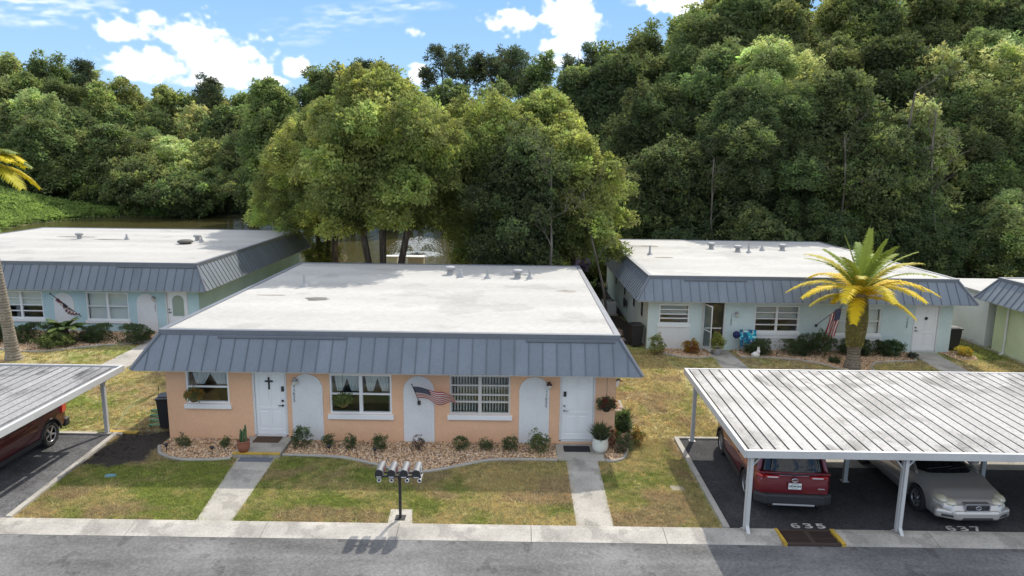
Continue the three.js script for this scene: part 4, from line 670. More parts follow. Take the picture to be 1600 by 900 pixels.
function tree(o) {
  const { x, z, h, r, kind, base = 0.12, seed, name, label, group, trunks = 1, cover = 1 } = o, s = (o.s || 0.5) * 0.945, R = rng(seed * 13 + 5), y0 = groundY(x, z);
  const root = thing(name, label, 'tree', [x, y0, z], group, true), warm = group.startsWith('broad') ? 1 : 0.93 + 0.14 * R(), tint = group.startsWith('broad') ? 1 : 0.88 + 0.28 * R(), pal = [PAL[kind][0] * warm * tint, PAL[kind][1] * tint, PAL[kind][2] * tint], pine = kind === 5;
  const cb = h * base, ry = (h - cb) / 2, cy = cb + ry, places = [], lobes = [];
  const nl = pine ? 15 : Math.round(34 + r * ry * 2.4), ph1 = R() * 6, ph2 = R() * 6;
  for (let i = 0; i < nl; i++) {
    let th = R() * 6.283, v = R() * 2 - 1, k = 0.58 + 0.42 * Math.sqrt(R()), q = Math.sqrt(1 - v * v);
    if (pine) { v = -0.2 + 1.2 * R(); k = 0.9; q = Math.sqrt(1 - v * v * 0.8); }
    const taper = pine ? 1 : (1 - 0.34 * Math.max(0, v)) * (1 + 0.20 * Math.sin(th * 2 + ph1 + v * 2) + 0.12 * Math.sin(th * 3 + ph2 - v * 4)); if (!pine && R() < 0.14) k *= 1.14;
    const lr = pine ? r * (0.20 + 0.18 * R()) : Math.min(r, ry) * (0.11 + 0.14 * R());
    lobes.push([Math.cos(th) * q * k * (r - lr * 0.4) * taper, cy + v * k * (ry - lr * 0.3), Math.sin(th) * q * k * (r - lr * 0.4) * taper, lr, 0.68 + 0.62 * R(), (R() - 0.5) * 0.3]);
  }
  if (!pine) lobes.push([0, h - r * 0.35, 0, r * 0.36, 1, 0]);
  const per = (lr) => cover * (pine ? 0.75 : 1.05) * 4 * Math.PI * lr * lr / (s * s * 1.1);
  for (const [lx, ly, lz, lr, tone, hue] of lobes) {
    const n = Math.max(10, per(lr));
    for (let i = 0; i < n; i++) {
      const th = R() * 6.283, v = Math.max(-0.55, R() * 2 - 0.9), q = Math.sqrt(Math.max(0, 1 - v * v)), bump = 0.72 + 0.34 * noise2(th * 1.6 + lx, v * 3 + ly, seed) + 0.1 * R(), rad = lr * bump * (0.52 + 0.84 * Math.sqrt(R()));
      const k = tone * (0.62 + 0.76 * R()), yl = 1 + hue * 0.5 + (R() - 0.5) * 0.25, fresh = R() < 0.12 ? 1.35 : 1;
      places.push([lx + Math.cos(th) * q * rad, ly + v * rad * 0.85, lz + Math.sin(th) * q * rad, (R() - 0.5) * 1.2, R() * 6.28, (R() - 0.5) * 1.2, s * (0.7 + 0.6 * R()), pal[0] * k * yl * fresh, pal[1] * k * fresh, pal[2] * k * (0.8 + 0.2 * R())]);
    }
  }
  for (let i = 0, n = pine ? 0 : places.length * 0.42; i < n; i++) { const th = R() * 6.283, v = R() * 1.9 - 0.95, k = 0.25 + 0.6 * R(), q = Math.sqrt(1 - v * v) * k * r * 0.9, t = 0.7 + 0.5 * R(); places.push([Math.cos(th) * q, cy + v * k * ry, Math.sin(th) * q, R() - 0.5, R() * 6.28, R() - 0.5, s * (0.9 + 0.6 * R()), pal[0] * t, pal[1] * t, pal[2] * t]); }
  const bark = kind === 4 || pine ? M.barkGrey : M.bark, tr = Math.max(0.12, r * (pine ? 0.07 : 0.055)), g = [];
  const high = lobes.slice().sort((a, b) => a[1] - b[1]);
  for (let k = 0; k < trunks; k++) {
    const off = trunks > 1 ? (k - (trunks - 1) / 2) : 0, b0 = V(off * 0.32, -0.2, (k % 2) * 0.3), b1 = V(off * 1.4 + (R() - 0.5) * 0.4, pine ? h * 0.55 : Math.max(1.2, cb + ry * 0.35), (R() - 0.5) * 0.5), b2 = V(b1.x * 1.3, pine ? h * 0.93 : cy + ry * 0.3, b1.z);
    g.push(bar(b0, b1, tr * (trunks > 1 ? 0.75 : 1.15), tr * 0.68, 9), bar(b1, b2, tr * 0.68, tr * 0.18, 7));
    const t = high.filter((_, i) => i % trunks === k).filter((_, i) => i % (pine ? 1 : 3) === 0).map((l) => V(l[0], l[1], l[2]));
    for (const q of t) g.push(...limbs(b1.clone().lerp(b2, clamp((q.y - b1.y) / Math.max(0.5, b2.y - b1.y) * 0.8 - 0.1)), [q], tr * 0.6, R));
  }
  mesh('trunk', g, bark, root);
  scatter('crown', pine ? NEEDLE : SPRAYS[seed % 3], LEAF, places, root).userData.kind = 'stuff'; sprayCount += places.length;
  return root;
}
function shrub(o) {
  const { x, z, h, r, col, seed, s = 0.09, y = 0.05, name = 'shrub', group, geo = SHRUBS, cover = 1, rz = r } = o, R = rng(seed * 7 + 3);
  const root = thing(name, o.label, o.cat || 'shrub', [x, y, z], group, true), places = [], n = cover * (o.box ? 16 : 11) * (r * rz + (r + rz) * h) / (s * s) * 0.28;
  for (let i = 0; i < n; i++) {
    const th = R() * 6.283, v = R() * 1.8 - 0.8, q = Math.sqrt(Math.max(0, 1 - v * v)), k = (o.box ? 0.72 + 0.4 * noise2(th * 2, v * 4, seed) : 0.35 + 1.05 * noise2(th * 1.4 + 3, v * 2.5, seed)) * (R() < 0.3 ? 0.6 + 0.3 * R() : 1), t = 0.7 + 0.6 * R(), ex = o.box ? 0.35 : 1;
    const up = o.box ? 0 : 0.25 * h * (noise2(th * 2.2, seed, 5) - 0.4) * Math.max(0, v), sx = Math.sign(Math.cos(th)) * Math.pow(Math.abs(Math.cos(th)), ex), sz = Math.sign(Math.sin(th)) * Math.pow(Math.abs(Math.sin(th)), ex), qq = o.box ? Math.pow(q, 0.4) : q;
    const c = o.col2 && R() < (o.mix || 0.3) ? o.col2 : col;
    places.push([sx * qq * r * k, up + h * 0.5 + v * h * 0.5 * (o.box ? 0.95 + 0.1 * k : k), sz * qq * rz * k, (R() - 0.5) * 1.4, R() * 6.28, (R() - 0.5) * 1.4, s * (0.75 + 0.5 * R()), c[0] * t, c[1] * t, c[2] * t]);
  }
  mesh('stem', [0, 1, 2].map((k) => bar(V((k - 1) * r * 0.12, 0, 0), V((k - 1) * r * 0.5, h * 0.55, (k - 1) * rz * 0.2), Math.min(0.04, r * 0.06), 0.006, 5)), M.wood, root);
  scatter('foliage', geo, LEAF, places, root).userData.kind = 'stuff'; sprayCount += places.length; return root;
}
const dk = [0.075, 0.115, 0.042], md = [0.14, 0.20, 0.06], lt = [0.26, 0.31, 0.075], yw = [0.55, 0.40, 0.03];
// young shrubs in the peach house beds
[[-9.72, -19.5, 0.34, 0.20, 'round dark shrub in the pebbles under the single peach house window'], [-8.46, -19.45, 0.30, 0.17, 'small dark shrub in the pebbles beside the potted cactus'], [-6.25, -19.55, 0.62, 0.33, 'leafy dark shrub beside the entry step below the number 11633'], [-5.46, -19.6, 0.36, 0.20, 'young shrub below the jamb of the twin curtained window'], [-4.76, -19.5, 0.40, 0.22, 'young shrub below the middle of the twin curtained window'], [-3.92, -19.45, 0.48, 0.24, 'young upright shrub leaning toward the flag arch'], [-1.5, -19.5, 0.42, 0.24, 'dark shrub under the vertical blinds, closest to the flag arch'], [-0.8, -19.5, 0.38, 0.22, 'dark shrub under the middle of the vertical blinds window'], [-0.08, -19.5, 0.44, 0.24, 'dark shrub under the vertical blinds, closest to the lamp arch'], [0.74, -19.45, 0.58, 0.36, 'largest glossy shrub before the arch numbered 11635']]
  .forEach(([x, z, h, r, label], i) => shrub({ x, z, h, r: r * 0.86, label, seed: 20 + i, col: i === 9 ? md : dk, col2: i === 9 ? [0.16, 0.18, 0.05] : md, mix: 0.35, s: 0.075, cover: 0.62, group: 'shrubs in the peach house beds' }));
shrub({ x: -2.8, z: -19.5, h: 0.42, r: 0.22, seed: 32, label: 'sparse leafless twiggy shrub below the flag arch', col: [0.14, 0.10, 0.08], s: 0.05, cover: 0.28, geo: NEEDLE, group: 'shrubs in the peach house beds' });
shrub({ x: 3.35, z: -20.5, h: 0.8, r: 0.28, seed: 33, label: 'tall narrow-leaved plant at the peach house corner', col: md, s: 0.30, geo: TUFT, cover: 3 });
shrub({ x: 3.72, z: -20.2, h: 0.45, r: 0.24, seed: 34, label: 'orange and green croton at the peach house corner', col: [0.30, 0.17, 0.03], col2: md, s: 0.08 });
shrub({ x: 3.25, z: -19.55, h: 0.5, r: 0.24, seed: 35, label: 'dark low shrub in the small corner bed of the peach house', col: dk, col2: [0.25, 0.17, 0.13], mix: 0.25, s: 0.07 });
shrub({ x: 2.95, z: -19.85, h: 0.55, r: 0.12, seed: 36, label: 'thin reddish twiggy plant behind the white planter', col: [0.16, 0.06, 0.03], s: 0.05, cover: 0.5 });
// before the aqua house
shrub({ x: 11.75, z: -30.55, h: 0.62, r: 1.45, rz: 0.42, box: true, seed: 40, label: 'clipped low hedge under the double window of the aqua house', cat: 'hedge', name: 'hedge', col: dk, col2: md, s: 0.10 });
shrub({ x: 13.55, z: -30.55, h: 1.0, r: 0.62, seed: 41, label: 'round glossy bush below the hanging flag of the aqua house', col: dk, col2: md, s: 0.10 });
shrub({ x: 15.0, z: -30.6, h: 0.62, r: 0.5, seed: 42, label: 'dark round bush just behind the yellow palm trunk', col: dk, col2: md, s: 0.10 });
shrub({ x: 16.1, z: -30.7, h: 0.6, r: 0.7, rz: 0.4, box: true, seed: 43, label: 'low hedge between the yellow palm and the numbered door', cat: 'hedge', name: 'hedge', col: dk, col2: md, s: 0.10 });
shrub({ x: 16.95, z: -30.7, h: 0.72, r: 0.5, seed: 44, label: 'bright green leafy bush at the door end of the low hedge', col: [0.05, 0.12, 0.03], col2: md, s: 0.10 });
shrub({ x: 17.6, z: -30.2, h: 0.25, r: 0.22, seed: 45, label: 'tiny grey-green plant at the edge of the door walk', col: [0.10, 0.12, 0.08], s: 0.07 });
shrub({ x: 13.75, z: -29.3, h: 0.25, r: 0.25, seed: 46, label: 'tiny dark plant in the pebbles beside the yellow palm', col: dk, s: 0.07 });
shrub({ x: 6.35, z: -30.35, h: 0.85, r: 0.36, seed: 47, label: 'sparse pale green bush beside the black bin of the aqua house', col: lt, col2: [0.3, 0.33, 0.12], s: 0.12, cover: 0.6 });
shrub({ x: 7.9, z: -30.5, h: 0.55, r: 0.36, seed: 48, label: 'yellow and red croton bush under the single aqua house window', col: [0.42, 0.28, 0.02], col2: [0.30, 0.08, 0.03], s: 0.11 });
shrub({ x: 9.02, z: -30.4, h: 0.65, r: 0.32, y: 0.32, seed: 49, label: 'variegated yellow-green plant in a pot at the screen door', col: [0.28, 0.32, 0.06], col2: [0.5, 0.5, 0.15], s: 0.12 });
shrub({ x: 20.15, z: -30.6, h: 0.42, r: 0.3, seed: 50, label: 'bright yellow croton on the corner gravel bed', col: yw, col2: lt, s: 0.10 });
shrub({ x: 4.7, z: -42.2, h: 1.2, r: 0.75, seed: 51, label: 'dark rounded bush between the two houses', col: dk, s: 0.14 });
shrub({ x: 4.55, z: -47.5, h: 1.2, r: 0.5, y: 0.9, seed: 52, label: 'lavender flowering bush on a bare stem between the houses', col: [0.22, 0.17, 0.34], col2: [0.1, 0.1, 0.1], s: 0.12 });
// before the sky blue house
shrub({ x: -18.2, z: -31.2, h: 0.75, r: 1.45, rz: 0.5, box: true, seed: 55, label: 'clipped hedge under the white twin window of the sky blue house', cat: 'hedge', name: 'hedge', col: dk, col2: md, s: 0.11 });
shrub({ x: -21.6, z: -31.0, h: 0.8, r: 1.0, rz: 0.5, box: true, seed: 56, label: 'clipped hedge between the palm trunk and the sago palm', cat: 'hedge', name: 'hedge', col: dk, col2: md, s: 0.11 });
shrub({ x: -24.6, z: -31.0, h: 0.8, r: 1.6, rz: 0.5, box: true, seed: 57, label: 'clipped hedge behind the leaning palm trunk', cat: 'hedge', name: 'hedge', col: dk, col2: md, s: 0.11 });
shrub({ x: -20.35, z: -30.2, h: 0.62, r: 0.75, seed: 58, label: 'light green mounded shrub at the foot of the sago palm', col: [0.08, 0.12, 0.03], col2: lt, s: 0.12 });
shrub({ x: -19.6, z: -31.4, h: 0.4, r: 0.4, seed: 59, label: 'low purple-brown shrub beside the clipped hedge', col: [0.10, 0.07, 0.07], s: 0.10 });
shrub({ x: -14.9, z: -52.6, h: 2.3, r: 1.25, seed: 60, label: 'yellow-green bush at the pond edge behind the sky blue house', col: [0.26, 0.27, 0.04], col2: md, s: 0.22 });
shrub({ x: -13.6, z: -52.9, h: 1.7, r: 0.7, seed: 61, label: 'pale half bare bush at the pond edge behind the sky blue house', col: [0.34, 0.28, 0.22], col2: lt, s: 0.18, cover: 0.5 });

// ---------------------------------------------------------------- palms
function frond(len, rise, droop, lf, seed, wide = 0.16) {
  const R = rng(seed), pts = [], n = 18; for (let i = 0; i <= n; i++) { const t = i / n; pts.push(V(len * t * (Math.cos(rise) * (1 - 0.35 * t) + 0.35 * t * Math.cos(rise - droop)), len * t * (Math.sin(rise) * (1 - 0.5 * t) + 0.5 * t * Math.sin(rise - droop)), 0)); }
  const pos = [], tri = (a, b, c) => pos.push(a.x, a.y, a.z, b.x, b.y, b.z, c.x, c.y, c.z);
  for (let i = 0; i < n; i++) { const w = 0.035 * (1 - i / n) + 0.006, a = pts[i], b = pts[i + 1]; tri(a.clone().add(V(0, 0, w)), a.clone().add(V(0, 0, -w)), b); tri(a.clone().add(V(0, w, 0)), a.clone().add(V(0, -w, 0)), b); }
  const m = 60; for (let i = 3; i < m; i++) for (const sd of [-1, 1]) {
    const t = (i + R() * 0.6) / m, k = Math.min(n - 1, Math.floor(t * n)), f = t * n - k, p = pts[k].clone().lerp(pts[k + 1], f), d = pts[k + 1].clone().sub(pts[k]).normalize();
    const L = lf * (0.45 + 0.75 * Math.sin(Math.PI * Math.min(1, t * 0.93 + 0.08))) * (0.85 + 0.3 * R()), out = d.clone().multiplyScalar(0.55).add(V(0, 0.32 - 0.3 * droop + 0.2 * (R() - 0.5), sd * 0.85)).normalize(), tip = p.clone().addScaledVector(out, L).add(V(0, -0.12 * L, 0)), wv = d.clone().multiplyScalar(0.026 + 0.014 * R()), mid = p.clone().addScaledVector(out, L * 0.5).add(V(0, 0.015, 0));
    tri(p.clone().sub(wv), p.clone().add(wv), mid.clone().add(wv)); tri(p.clone().sub(wv), mid.clone().add(wv), mid.clone().sub(wv)); tri(mid.clone().sub(wv), mid.clone().add(wv), tip);
  }
  const g = new THREE.BufferGeometry(); g.setAttribute('position', new THREE.Float32BufferAttribute(pos, 3)); g.computeVertexNormals(); return g;
}
const frondMat = (r, g, b) => phys(r, g, b, 0.7, { transmission: 0.35, thickness: 0, specularIntensity: 0.3 });
{
  const o = thing('palm_tree', 'squat palm with bright yellow lower fronds before the aqua house', 'palm tree', [14.15, 0.05, -28.5], null, true), H = 4.05;
  mesh('trunk', lathe([[0.38, -0.1], [0.30, 0.25], [0.25, 0.6], [0.26, 0.8], [0.30, 1.0]], 16), mat(0.60, 0.56, 0.50, 0.95, { map: tPalmBark }), o);
  mesh('trunk_core', lathe([[0.22, 0.8], [0.31, 1.2], [0.355, 1.7], [0.355, 2.2], [0.31, 2.8], [0.22, 3.2], [0, 3.35]], 16), mat(0.24, 0.18, 0.08, 0.95), o);
  const R = rng(8), boots = []; for (let i = 0; i < 1700; i++) { const v = R(), y = 0.92 + v * 2.15, r = lerp(0.24, 0.37, Math.sin(Math.PI * Math.min(1, 0.10 + v * 0.80))), th = i * 2.39996, c = R(); boots.push([Math.cos(th) * r, y, Math.sin(th) * r, 0, -th + Math.PI / 2, 0, 0.055 + 0.03 * R(), ...(c < 0.5 ? [0.15, 0.15, 0.035] : c < 0.75 ? [0.27, 0.25, 0.06] : [0.15, 0.095, 0.045])]); }
  const bt = new THREE.BufferGeometry(); bt.setAttribute('position', new THREE.Float32BufferAttribute([-0.55, 0, 0, 0.55, 0, 0, 0, 1.25, 0.75, -0.55, 0, 0, 0, 0.35, 0.55, 0, 1.25, 0.75, 0.55, 0, 0, 0, 0.35, 0.55, 0, 1.25, 0.75], 3)); bt.computeVertexNormals();
  const sb = scatter('leaf_bases', bt, mat(1, 1, 1, 0.85), boots, o); sb.userData.kind = 'stuff';
  const Y = [frondMat(0.76, 0.565, 0.02), frondMat(0.66, 0.52, 0.03)], G = [frondMat(0.30, 0.36, 0.06), frondMat(0.22, 0.30, 0.06)], YG = frondMat(0.50, 0.44, 0.05);
  const add = (n, rise, droop, len, mats, y, ph, lf) => { for (let i = 0; i < n; i++) { const f = mesh('frond', frond(len * (0.88 + 0.24 * R()), rise + 0.15 * (R() - 0.5), droop + 0.15 * (R() - 0.5), lf, Math.floor(R() * 999)), mats[i % mats.length], o); f.rotation.y = ph + i / n * 6.283 + (R() - 0.5) * 0.3; f.position.set(0, y, 0); } };
  add(10, 0.70, 1.3, 3.5, [...Y, Y[0]], 3.1, 0.2, 0.40); add(5, 0.35, 1.2, 2.5, [Y[0], Y[1], YG], 3.0, 0.5, 0.36); add(6, 0.88, 0.95, 3.3, [YG, G[0]], 3.2, 0.0, 0.32); add(7, 1.15, 0.8, 2.95, G, 3.25, 0.35, 0.30); add(3, 1.35, 0.35, 2.5, [G[0]], 3.28, 0.9, 0.3);
}
{
  const o = thing('palm_tree', 'tall leaning palm with a bare grey trunk before the sky blue house', 'palm tree', [-20.85, 0.0, -28.2], null, true);
  const prof = [[0.38, -0.1], [0.26, 0.35], [0.22, 1.2], [0.20, 3], [0.18, 5.5], [0.15, 7.6], [0.17, 8.0]], g = lathe(prof.flatMap(([r, y], i) => { if (i === prof.length - 1) return [[r, y]]; const [r2, y2] = prof[i + 1], out = []; for (let k = 0; k < 12; k++) out.push([lerp(r, r2, k / 12) * (k % 3 ? 1 : 1.045), lerp(y, y2, k / 12)]); return out; }), 14), p = g.attributes.position;
  const bend = (y) => -0.06 * y - 0.0035 * y * y; for (let i = 0; i < p.count; i++) p.setX(i, p.getX(i) + bend(p.getY(i))); g.computeVertexNormals();
  const uv = g.attributes.uv; for (let i = 0; i < uv.count; i++) uv.setXY(i, uv.getX(i) * 1.6, p.getY(i));
  mesh('trunk', g, mat(0.78, 0.74, 0.67, 0.95, { map: tPalmBark }), o, true);
  const R = rng(18), mats = [frondMat(0.20, 0.26, 0.05), frondMat(0.50, 0.46, 0.03), frondMat(0.26, 0.30, 0.06), frondMat(0.68, 0.56, 0.01)];
  for (let i = 0; i < 16; i++) { const f = mesh('frond', frond(2.4 + R() * 0.4, 0.2 + 0.9 * R(), 1.3, 0.55, 300 + i), mats[i % 4], o); f.position.set(bend(8) , 8.0, 0); f.rotation.y = i * 2.4; }
  for (const a of [0.15, -0.2]) { const f = mesh('frond', frond(2.4, 0.75, 1.3, 0.6, 340 + a * 10), mats[3], o); f.position.set(bend(8), 8.0, 0); f.rotation.y = a; }
}
{ // small fan of fronds in the hedge bed
  const o = thing('sago_palm', 'small sago palm between the clipped hedges of the sky blue house', 'palm', [-20.4, 0.05, -30.9], null, true), R = rng(28), m = [frondMat(0.09, 0.15, 0.035), frondMat(0.16, 0.22, 0.05)];
  mesh('trunk', lathe([[0.2, 0], [0.22, 0.3], [0.15, 0.65], [0, 0.7]], 10), M.bark, o);
  for (let i = 0; i < 18; i++) { const f = mesh('frond', frond(0.95 + 0.25 * R(), 0.3 + R() * 0.9, 1.0, 0.22, 400 + i), m[i % 2], o); f.position.y = 0.6; f.rotation.y = i * 2.4; }
}

// ---------------------------------------------------------------- props
function flagTex(star, fade) {
  const c = document.createElement('canvas'); c.width = 380; c.height = 200; const x = c.getContext('2d');
  for (let i = 0; i < 13; i++) { x.fillStyle = i % 2 ? '#ece6e0' : fade ? '#8a4a58' : '#a81f32'; x.fillRect(0, i * 200 / 13, 380, 200 / 13 + 1); }
  x.fillStyle = fade ? '#3d3550' : '#1f2a52'; x.fillRect(0, 0, 152, 200 * 7 / 13); x.fillStyle = '#f2f2f2';
  for (let r = 0; r < 9; r++) for (let k = 0; k < (r % 2 ? 5 : 6); k++) { const px = 13 + k * 25.3 + (r % 2 ? 12.6 : 0), py = 11 + r * 10.8; x.beginPath(); for (let s = 0; s < 10; s++) { const a = -Math.PI / 2 + s * Math.PI / 5, q = s % 2 ? 2 : 5; x.lineTo(px + Math.cos(a) * q, py + Math.sin(a) * q); } x.fill(); }
  const t = new THREE.CanvasTexture(c); t.colorSpace = THREE.SRGBColorSpace; return t;
}
const clothMat = (t) => phys(1, 1, 1, 0.9, { map: t, transmission: 0.2, thickness: 0 });
function flagCloth(fn) { const g = new THREE.PlaneGeometry(1, 1, 40, 16), p = g.attributes.position; for (let i = 0; i < p.count; i++) { const v = fn(p.getX(i) + 0.5, 0.5 - p.getY(i)); p.setXYZ(i, v.x, v.y, v.z); } g.computeVertexNormals(); return g; }
{
  const tf = flagTex();
  let o = thing('flag', 'stars and stripes flag streaming from a pole on the peach house arch', 'flag', [-2.8, 1.35, -20.1], 'house flags');
  mesh('pole', [bar(V(-2.82, 1.32, -20.08), V(-2.95, 2.05, -19.5), 0.012), T(new THREE.SphereGeometry(0.022, 8, 6), -2.95, 2.06, -19.49)], M.black, o); mesh('bracket', rbx(-2.87, -2.78, 1.24, 1.36, -20.09, -20.04, 0.01), M.plastic, o);
  mesh('cloth', flagCloth((u, v) => V(-2.93 + 0.09 * v + u * 1.16, 1.98 - v * 0.46 - u * 0.16 + 0.075 * Math.sin(u * 8.5 + 0.4) * Math.sqrt(u) - 0.06 * u * v + (u > 0.75 ? -(u - 0.75) * 0.55 * (1 - v) : 0), -19.54 - 0.34 * v + 0.13 * Math.sin(u * 10 + v * 2.2) * u + 0.1 * u)), clothMat(tf), o, true);
  o = thing('flag', 'stars and stripes flag hanging limp beside the yellow palm', 'flag', [13.75, 1.3, -31.28], 'house flags');
  mesh('pole', bar(V(13.7, 1.25, -31.28), V(14.4, 2.35, -30.4), 0.014), M.plastic, o); mesh('bracket', rbx(13.65, 13.75, 1.18, 1.30, -31.29, -31.24, 0.01), M.plastic, o);
  mesh('cloth', flagCloth((u, v) => V(14.36 - v * 0.34 - 0.16 * u + 0.05 * Math.sin(v * 14 + u * 3), 2.28 - v * 0.42 - u * 1.32, -30.45 - v * 0.26 + 0.07 * Math.sin(v * 11) + 0.03 * Math.sin(u * 6))), clothMat(tf), o, true);
  o = thing('flag', 'faded purple and red flag wrapped on a pole before the sky blue house', 'flag', [-20.95, 0.78, -33.05], 'house flags');
  mesh('pole', [bar(V(-20.95, 0.78, -33.08), V(-21.3, 2.16, -31.6), 0.018), T(new THREE.SphereGeometry(0.05, 10, 8), -21.31, 2.19, -31.58)], M.plastic, o);
  mesh('cloth', flagCloth((u, v) => { const t = 0.15 + 0.7 * v, a = V(-21.3, 2.16, -31.6).lerp(V(-20.95, 0.78, -33.08), t); return V(a.x + 0.10 * Math.sin(u * 9 + v * 4) + 0.12 * u, a.y - u * 0.42 * Math.sin(Math.PI * (0.15 + 0.8 * v)), a.z + 0.05 * Math.cos(u * 9)); }), clothMat(flagTex(false, true)), o, true);
}
function basket(x, y, z, topY, label, pot, col, col2, seed) {
  const o = thing('hanging_basket', label, 'hanging basket', [x, y, z], 'hanging baskets');
  mesh('chain', [0, 1, 2].map((k) => bar(V(x + 0.15 * Math.cos(k * 2.1), y + 0.02, z + 0.15 * Math.sin(k * 2.1)), V(x, y + 0.38, z), 0.004)).concat(bar(V(x, y + 0.37, z), V(x, topY, z), 0.005)), M.black, o);
  mesh('pot', T(lathe([[0, -0.16], [0.09, -0.15], [0.15, -0.06], [0.165, 0.03], [0.15, 0.03], [0.13, 0.0], [0, 0.0]], 16), x, y, z), pot, o);
  const R = rng(seed), pl = []; for (let i = 0; i < 130; i++) { const th = R() * 6.28, r = 0.25 * Math.sqrt(R()), c = R() < 0.35 ? col2 : col, k = 0.7 + 0.6 * R(); pl.push([x + Math.cos(th) * r, y + 0.04 + R() * 0.16 - (r > 0.14 ? R() * 0.14 : 0), z + Math.sin(th) * r, R(), R() * 6, R(), 0.085 * (0.8 + 0.5 * R()), c[0] * k, c[1] * k, c[2] * k]); }
  scatter('foliage', SHRUBS, LEAF, pl, o).userData.kind = 'stuff';
}
basket(-9.42, 1.50, -19.78, 2.35, 'hanging basket of green and orange leaves before the single window', M.wood, md, [0.45, 0.24, 0.04], 61);
basket(-5.02, 1.40, -19.78, 2.35, 'coir hanging basket of green leaves before the twin curtained window', mat(0.30, 0.20, 0.08, 0.95), md, lt, 62);
basket(2.72, 1.40, -19.72, 2.36, 'hanging basket of red flowers at the peach house corner', M.plastic, dk, [0.22, 0.03, 0.03], 63);
{ // pots
  let o = thing('potted_cactus', 'terracotta pot of upright cactus on the entry step', 'potted plant', [-7.72, 0.164, -18.98], null, true);
  mesh('pot', lathe([[0, 0], [0.12, 0], [0.17, 0.10], [0.185, 0.2], [0.16, 0.28], [0.18, 0.30], [0.18, 0.33], [0.15, 0.33], [0.14, 0.28], [0, 0.28]], 20), M.terracotta, o);
  [[0, 0.05, 0.42], [-0.08, 0, 0.30], [0.07, -0.02, 0.52], [0.11, 0.05, 0.34], [-0.05, -0.07, 0.36]].forEach(([x, z, h], i) => mesh('cactus_stem', T(lathe([[0.03, 0], [0.036, 0.1], [0.034, h * 0.8], [0.02, h * 0.97], [0, h]], 8), x, 0.28, z, 0, 0, (i - 2) * 0.06), mat(0.06, 0.11, 0.04, 0.7), o));
  o = thing('planter', 'white round planter of spiky green leaves beside the black doormat', 'potted plant', [2.56, 0.058, -19.55], null, true);
  mesh('pot', lathe([[0, 0], [0.17, 0], [0.23, 0.12], [0.24, 0.26], [0.215, 0.40], [0.235, 0.43], [0.20, 0.43], [0.19, 0.38], [0, 0.38]], 24), mat(0.66, 0.67, 0.60, 0.5), o);
  const R = rng(71), pl = []; for (let i = 0; i < 9; i++) { const th = R() * 6.28; pl.push([0.09 * Math.cos(th), 0.38, 0.09 * Math.sin(th), (R() - 0.5) * 0.5, R() * 6, (R() - 0.5) * 0.5, 0.55, 0.07 + 0.04 * R(), 0.11 + 0.04 * R(), 0.04]); }
  scatter('foliage', TUFT, LEAF, pl, o).userData.kind = 'stuff';
  o = thing('flower_pot', 'grey pot standing at the aqua house screen door', 'pot', [9.02, 0.05, -30.4], null, true); mesh('pot', lathe([[0, 0], [0.16, 0], [0.21, 0.3], [0.19, 0.3], [0.17, 0.26], [0, 0.26]], 16), M.ventGrey, o);
  tag(mesh('doormat', rbx(-7.72, -6.95, 0.161, 0.178, -20.05, -19.62, 0.006), mat(0.105, 0.062, 0.042, 1, { map: tConc })), 'brown doormat on the raised step', 'doormat');
  tag(mesh('doormat', rbx(1.5, 2.28, 0.057, 0.073, -19.92, -19.5, 0.006), mat(0.016, 0.016, 0.02, 1)), 'black doormat on the flat entry pad', 'doormat');
  tag(mesh('step_shade_strip', rbx(-7.74, -6.80, 0.051, 0.062, -18.78, -18.52, 0.004), mat(0.11, 0.12, 0.14, 0.9)), 'dark grey strip painted as step shade on the walk below the yellow step edge', 'mat');  // dark strip added to paint the shade of the step front
  for (const [x, z, l] of [[-9.98, -19.05, 'small black stake light at the end of the short pebble bed'], [-8.6, -18.9, 'small black stake light in the short pebble bed near the step'], [-5.3, -19.1, 'small black stake light below the twin curtained window'], [-3.95, -18.95, 'small black stake light below the upright young shrub']]) { const s = thing('garden_light', l, 'garden light', [x, 0.055, z], 'stake lights in the pebble beds', true); mesh('stake', bar(V(0, 0, 0), V(0, 0.2, 0), 0.012), M.black, s); mesh('lamp_head', T(lathe([[0, 0.29], [0.065, 0.27], [0.07, 0.25], [0.03, 0.24], [0.04, 0.19], [0, 0.19]], 10), 0, 0, 0), M.plastic, s); }
  tag(mesh('utility_cover', T(new THREE.CylinderGeometry(0.14, 0.14, 0.02, 20).scale(1.15, 1, 0.8), -10.75, 0.045, -17.53), mat(0.12, 0.30, 0.46, 0.7)), 'round blue utility cover in the shaded lawn', 'utility cover');
  tag(mesh('meter_cover', rbx(4.16, 4.50, 0.03, 0.05, -17.42, -17.14, 0.008), M.concGrey), 'grey square meter cover in the grass beside the lot border', 'utility cover');
}
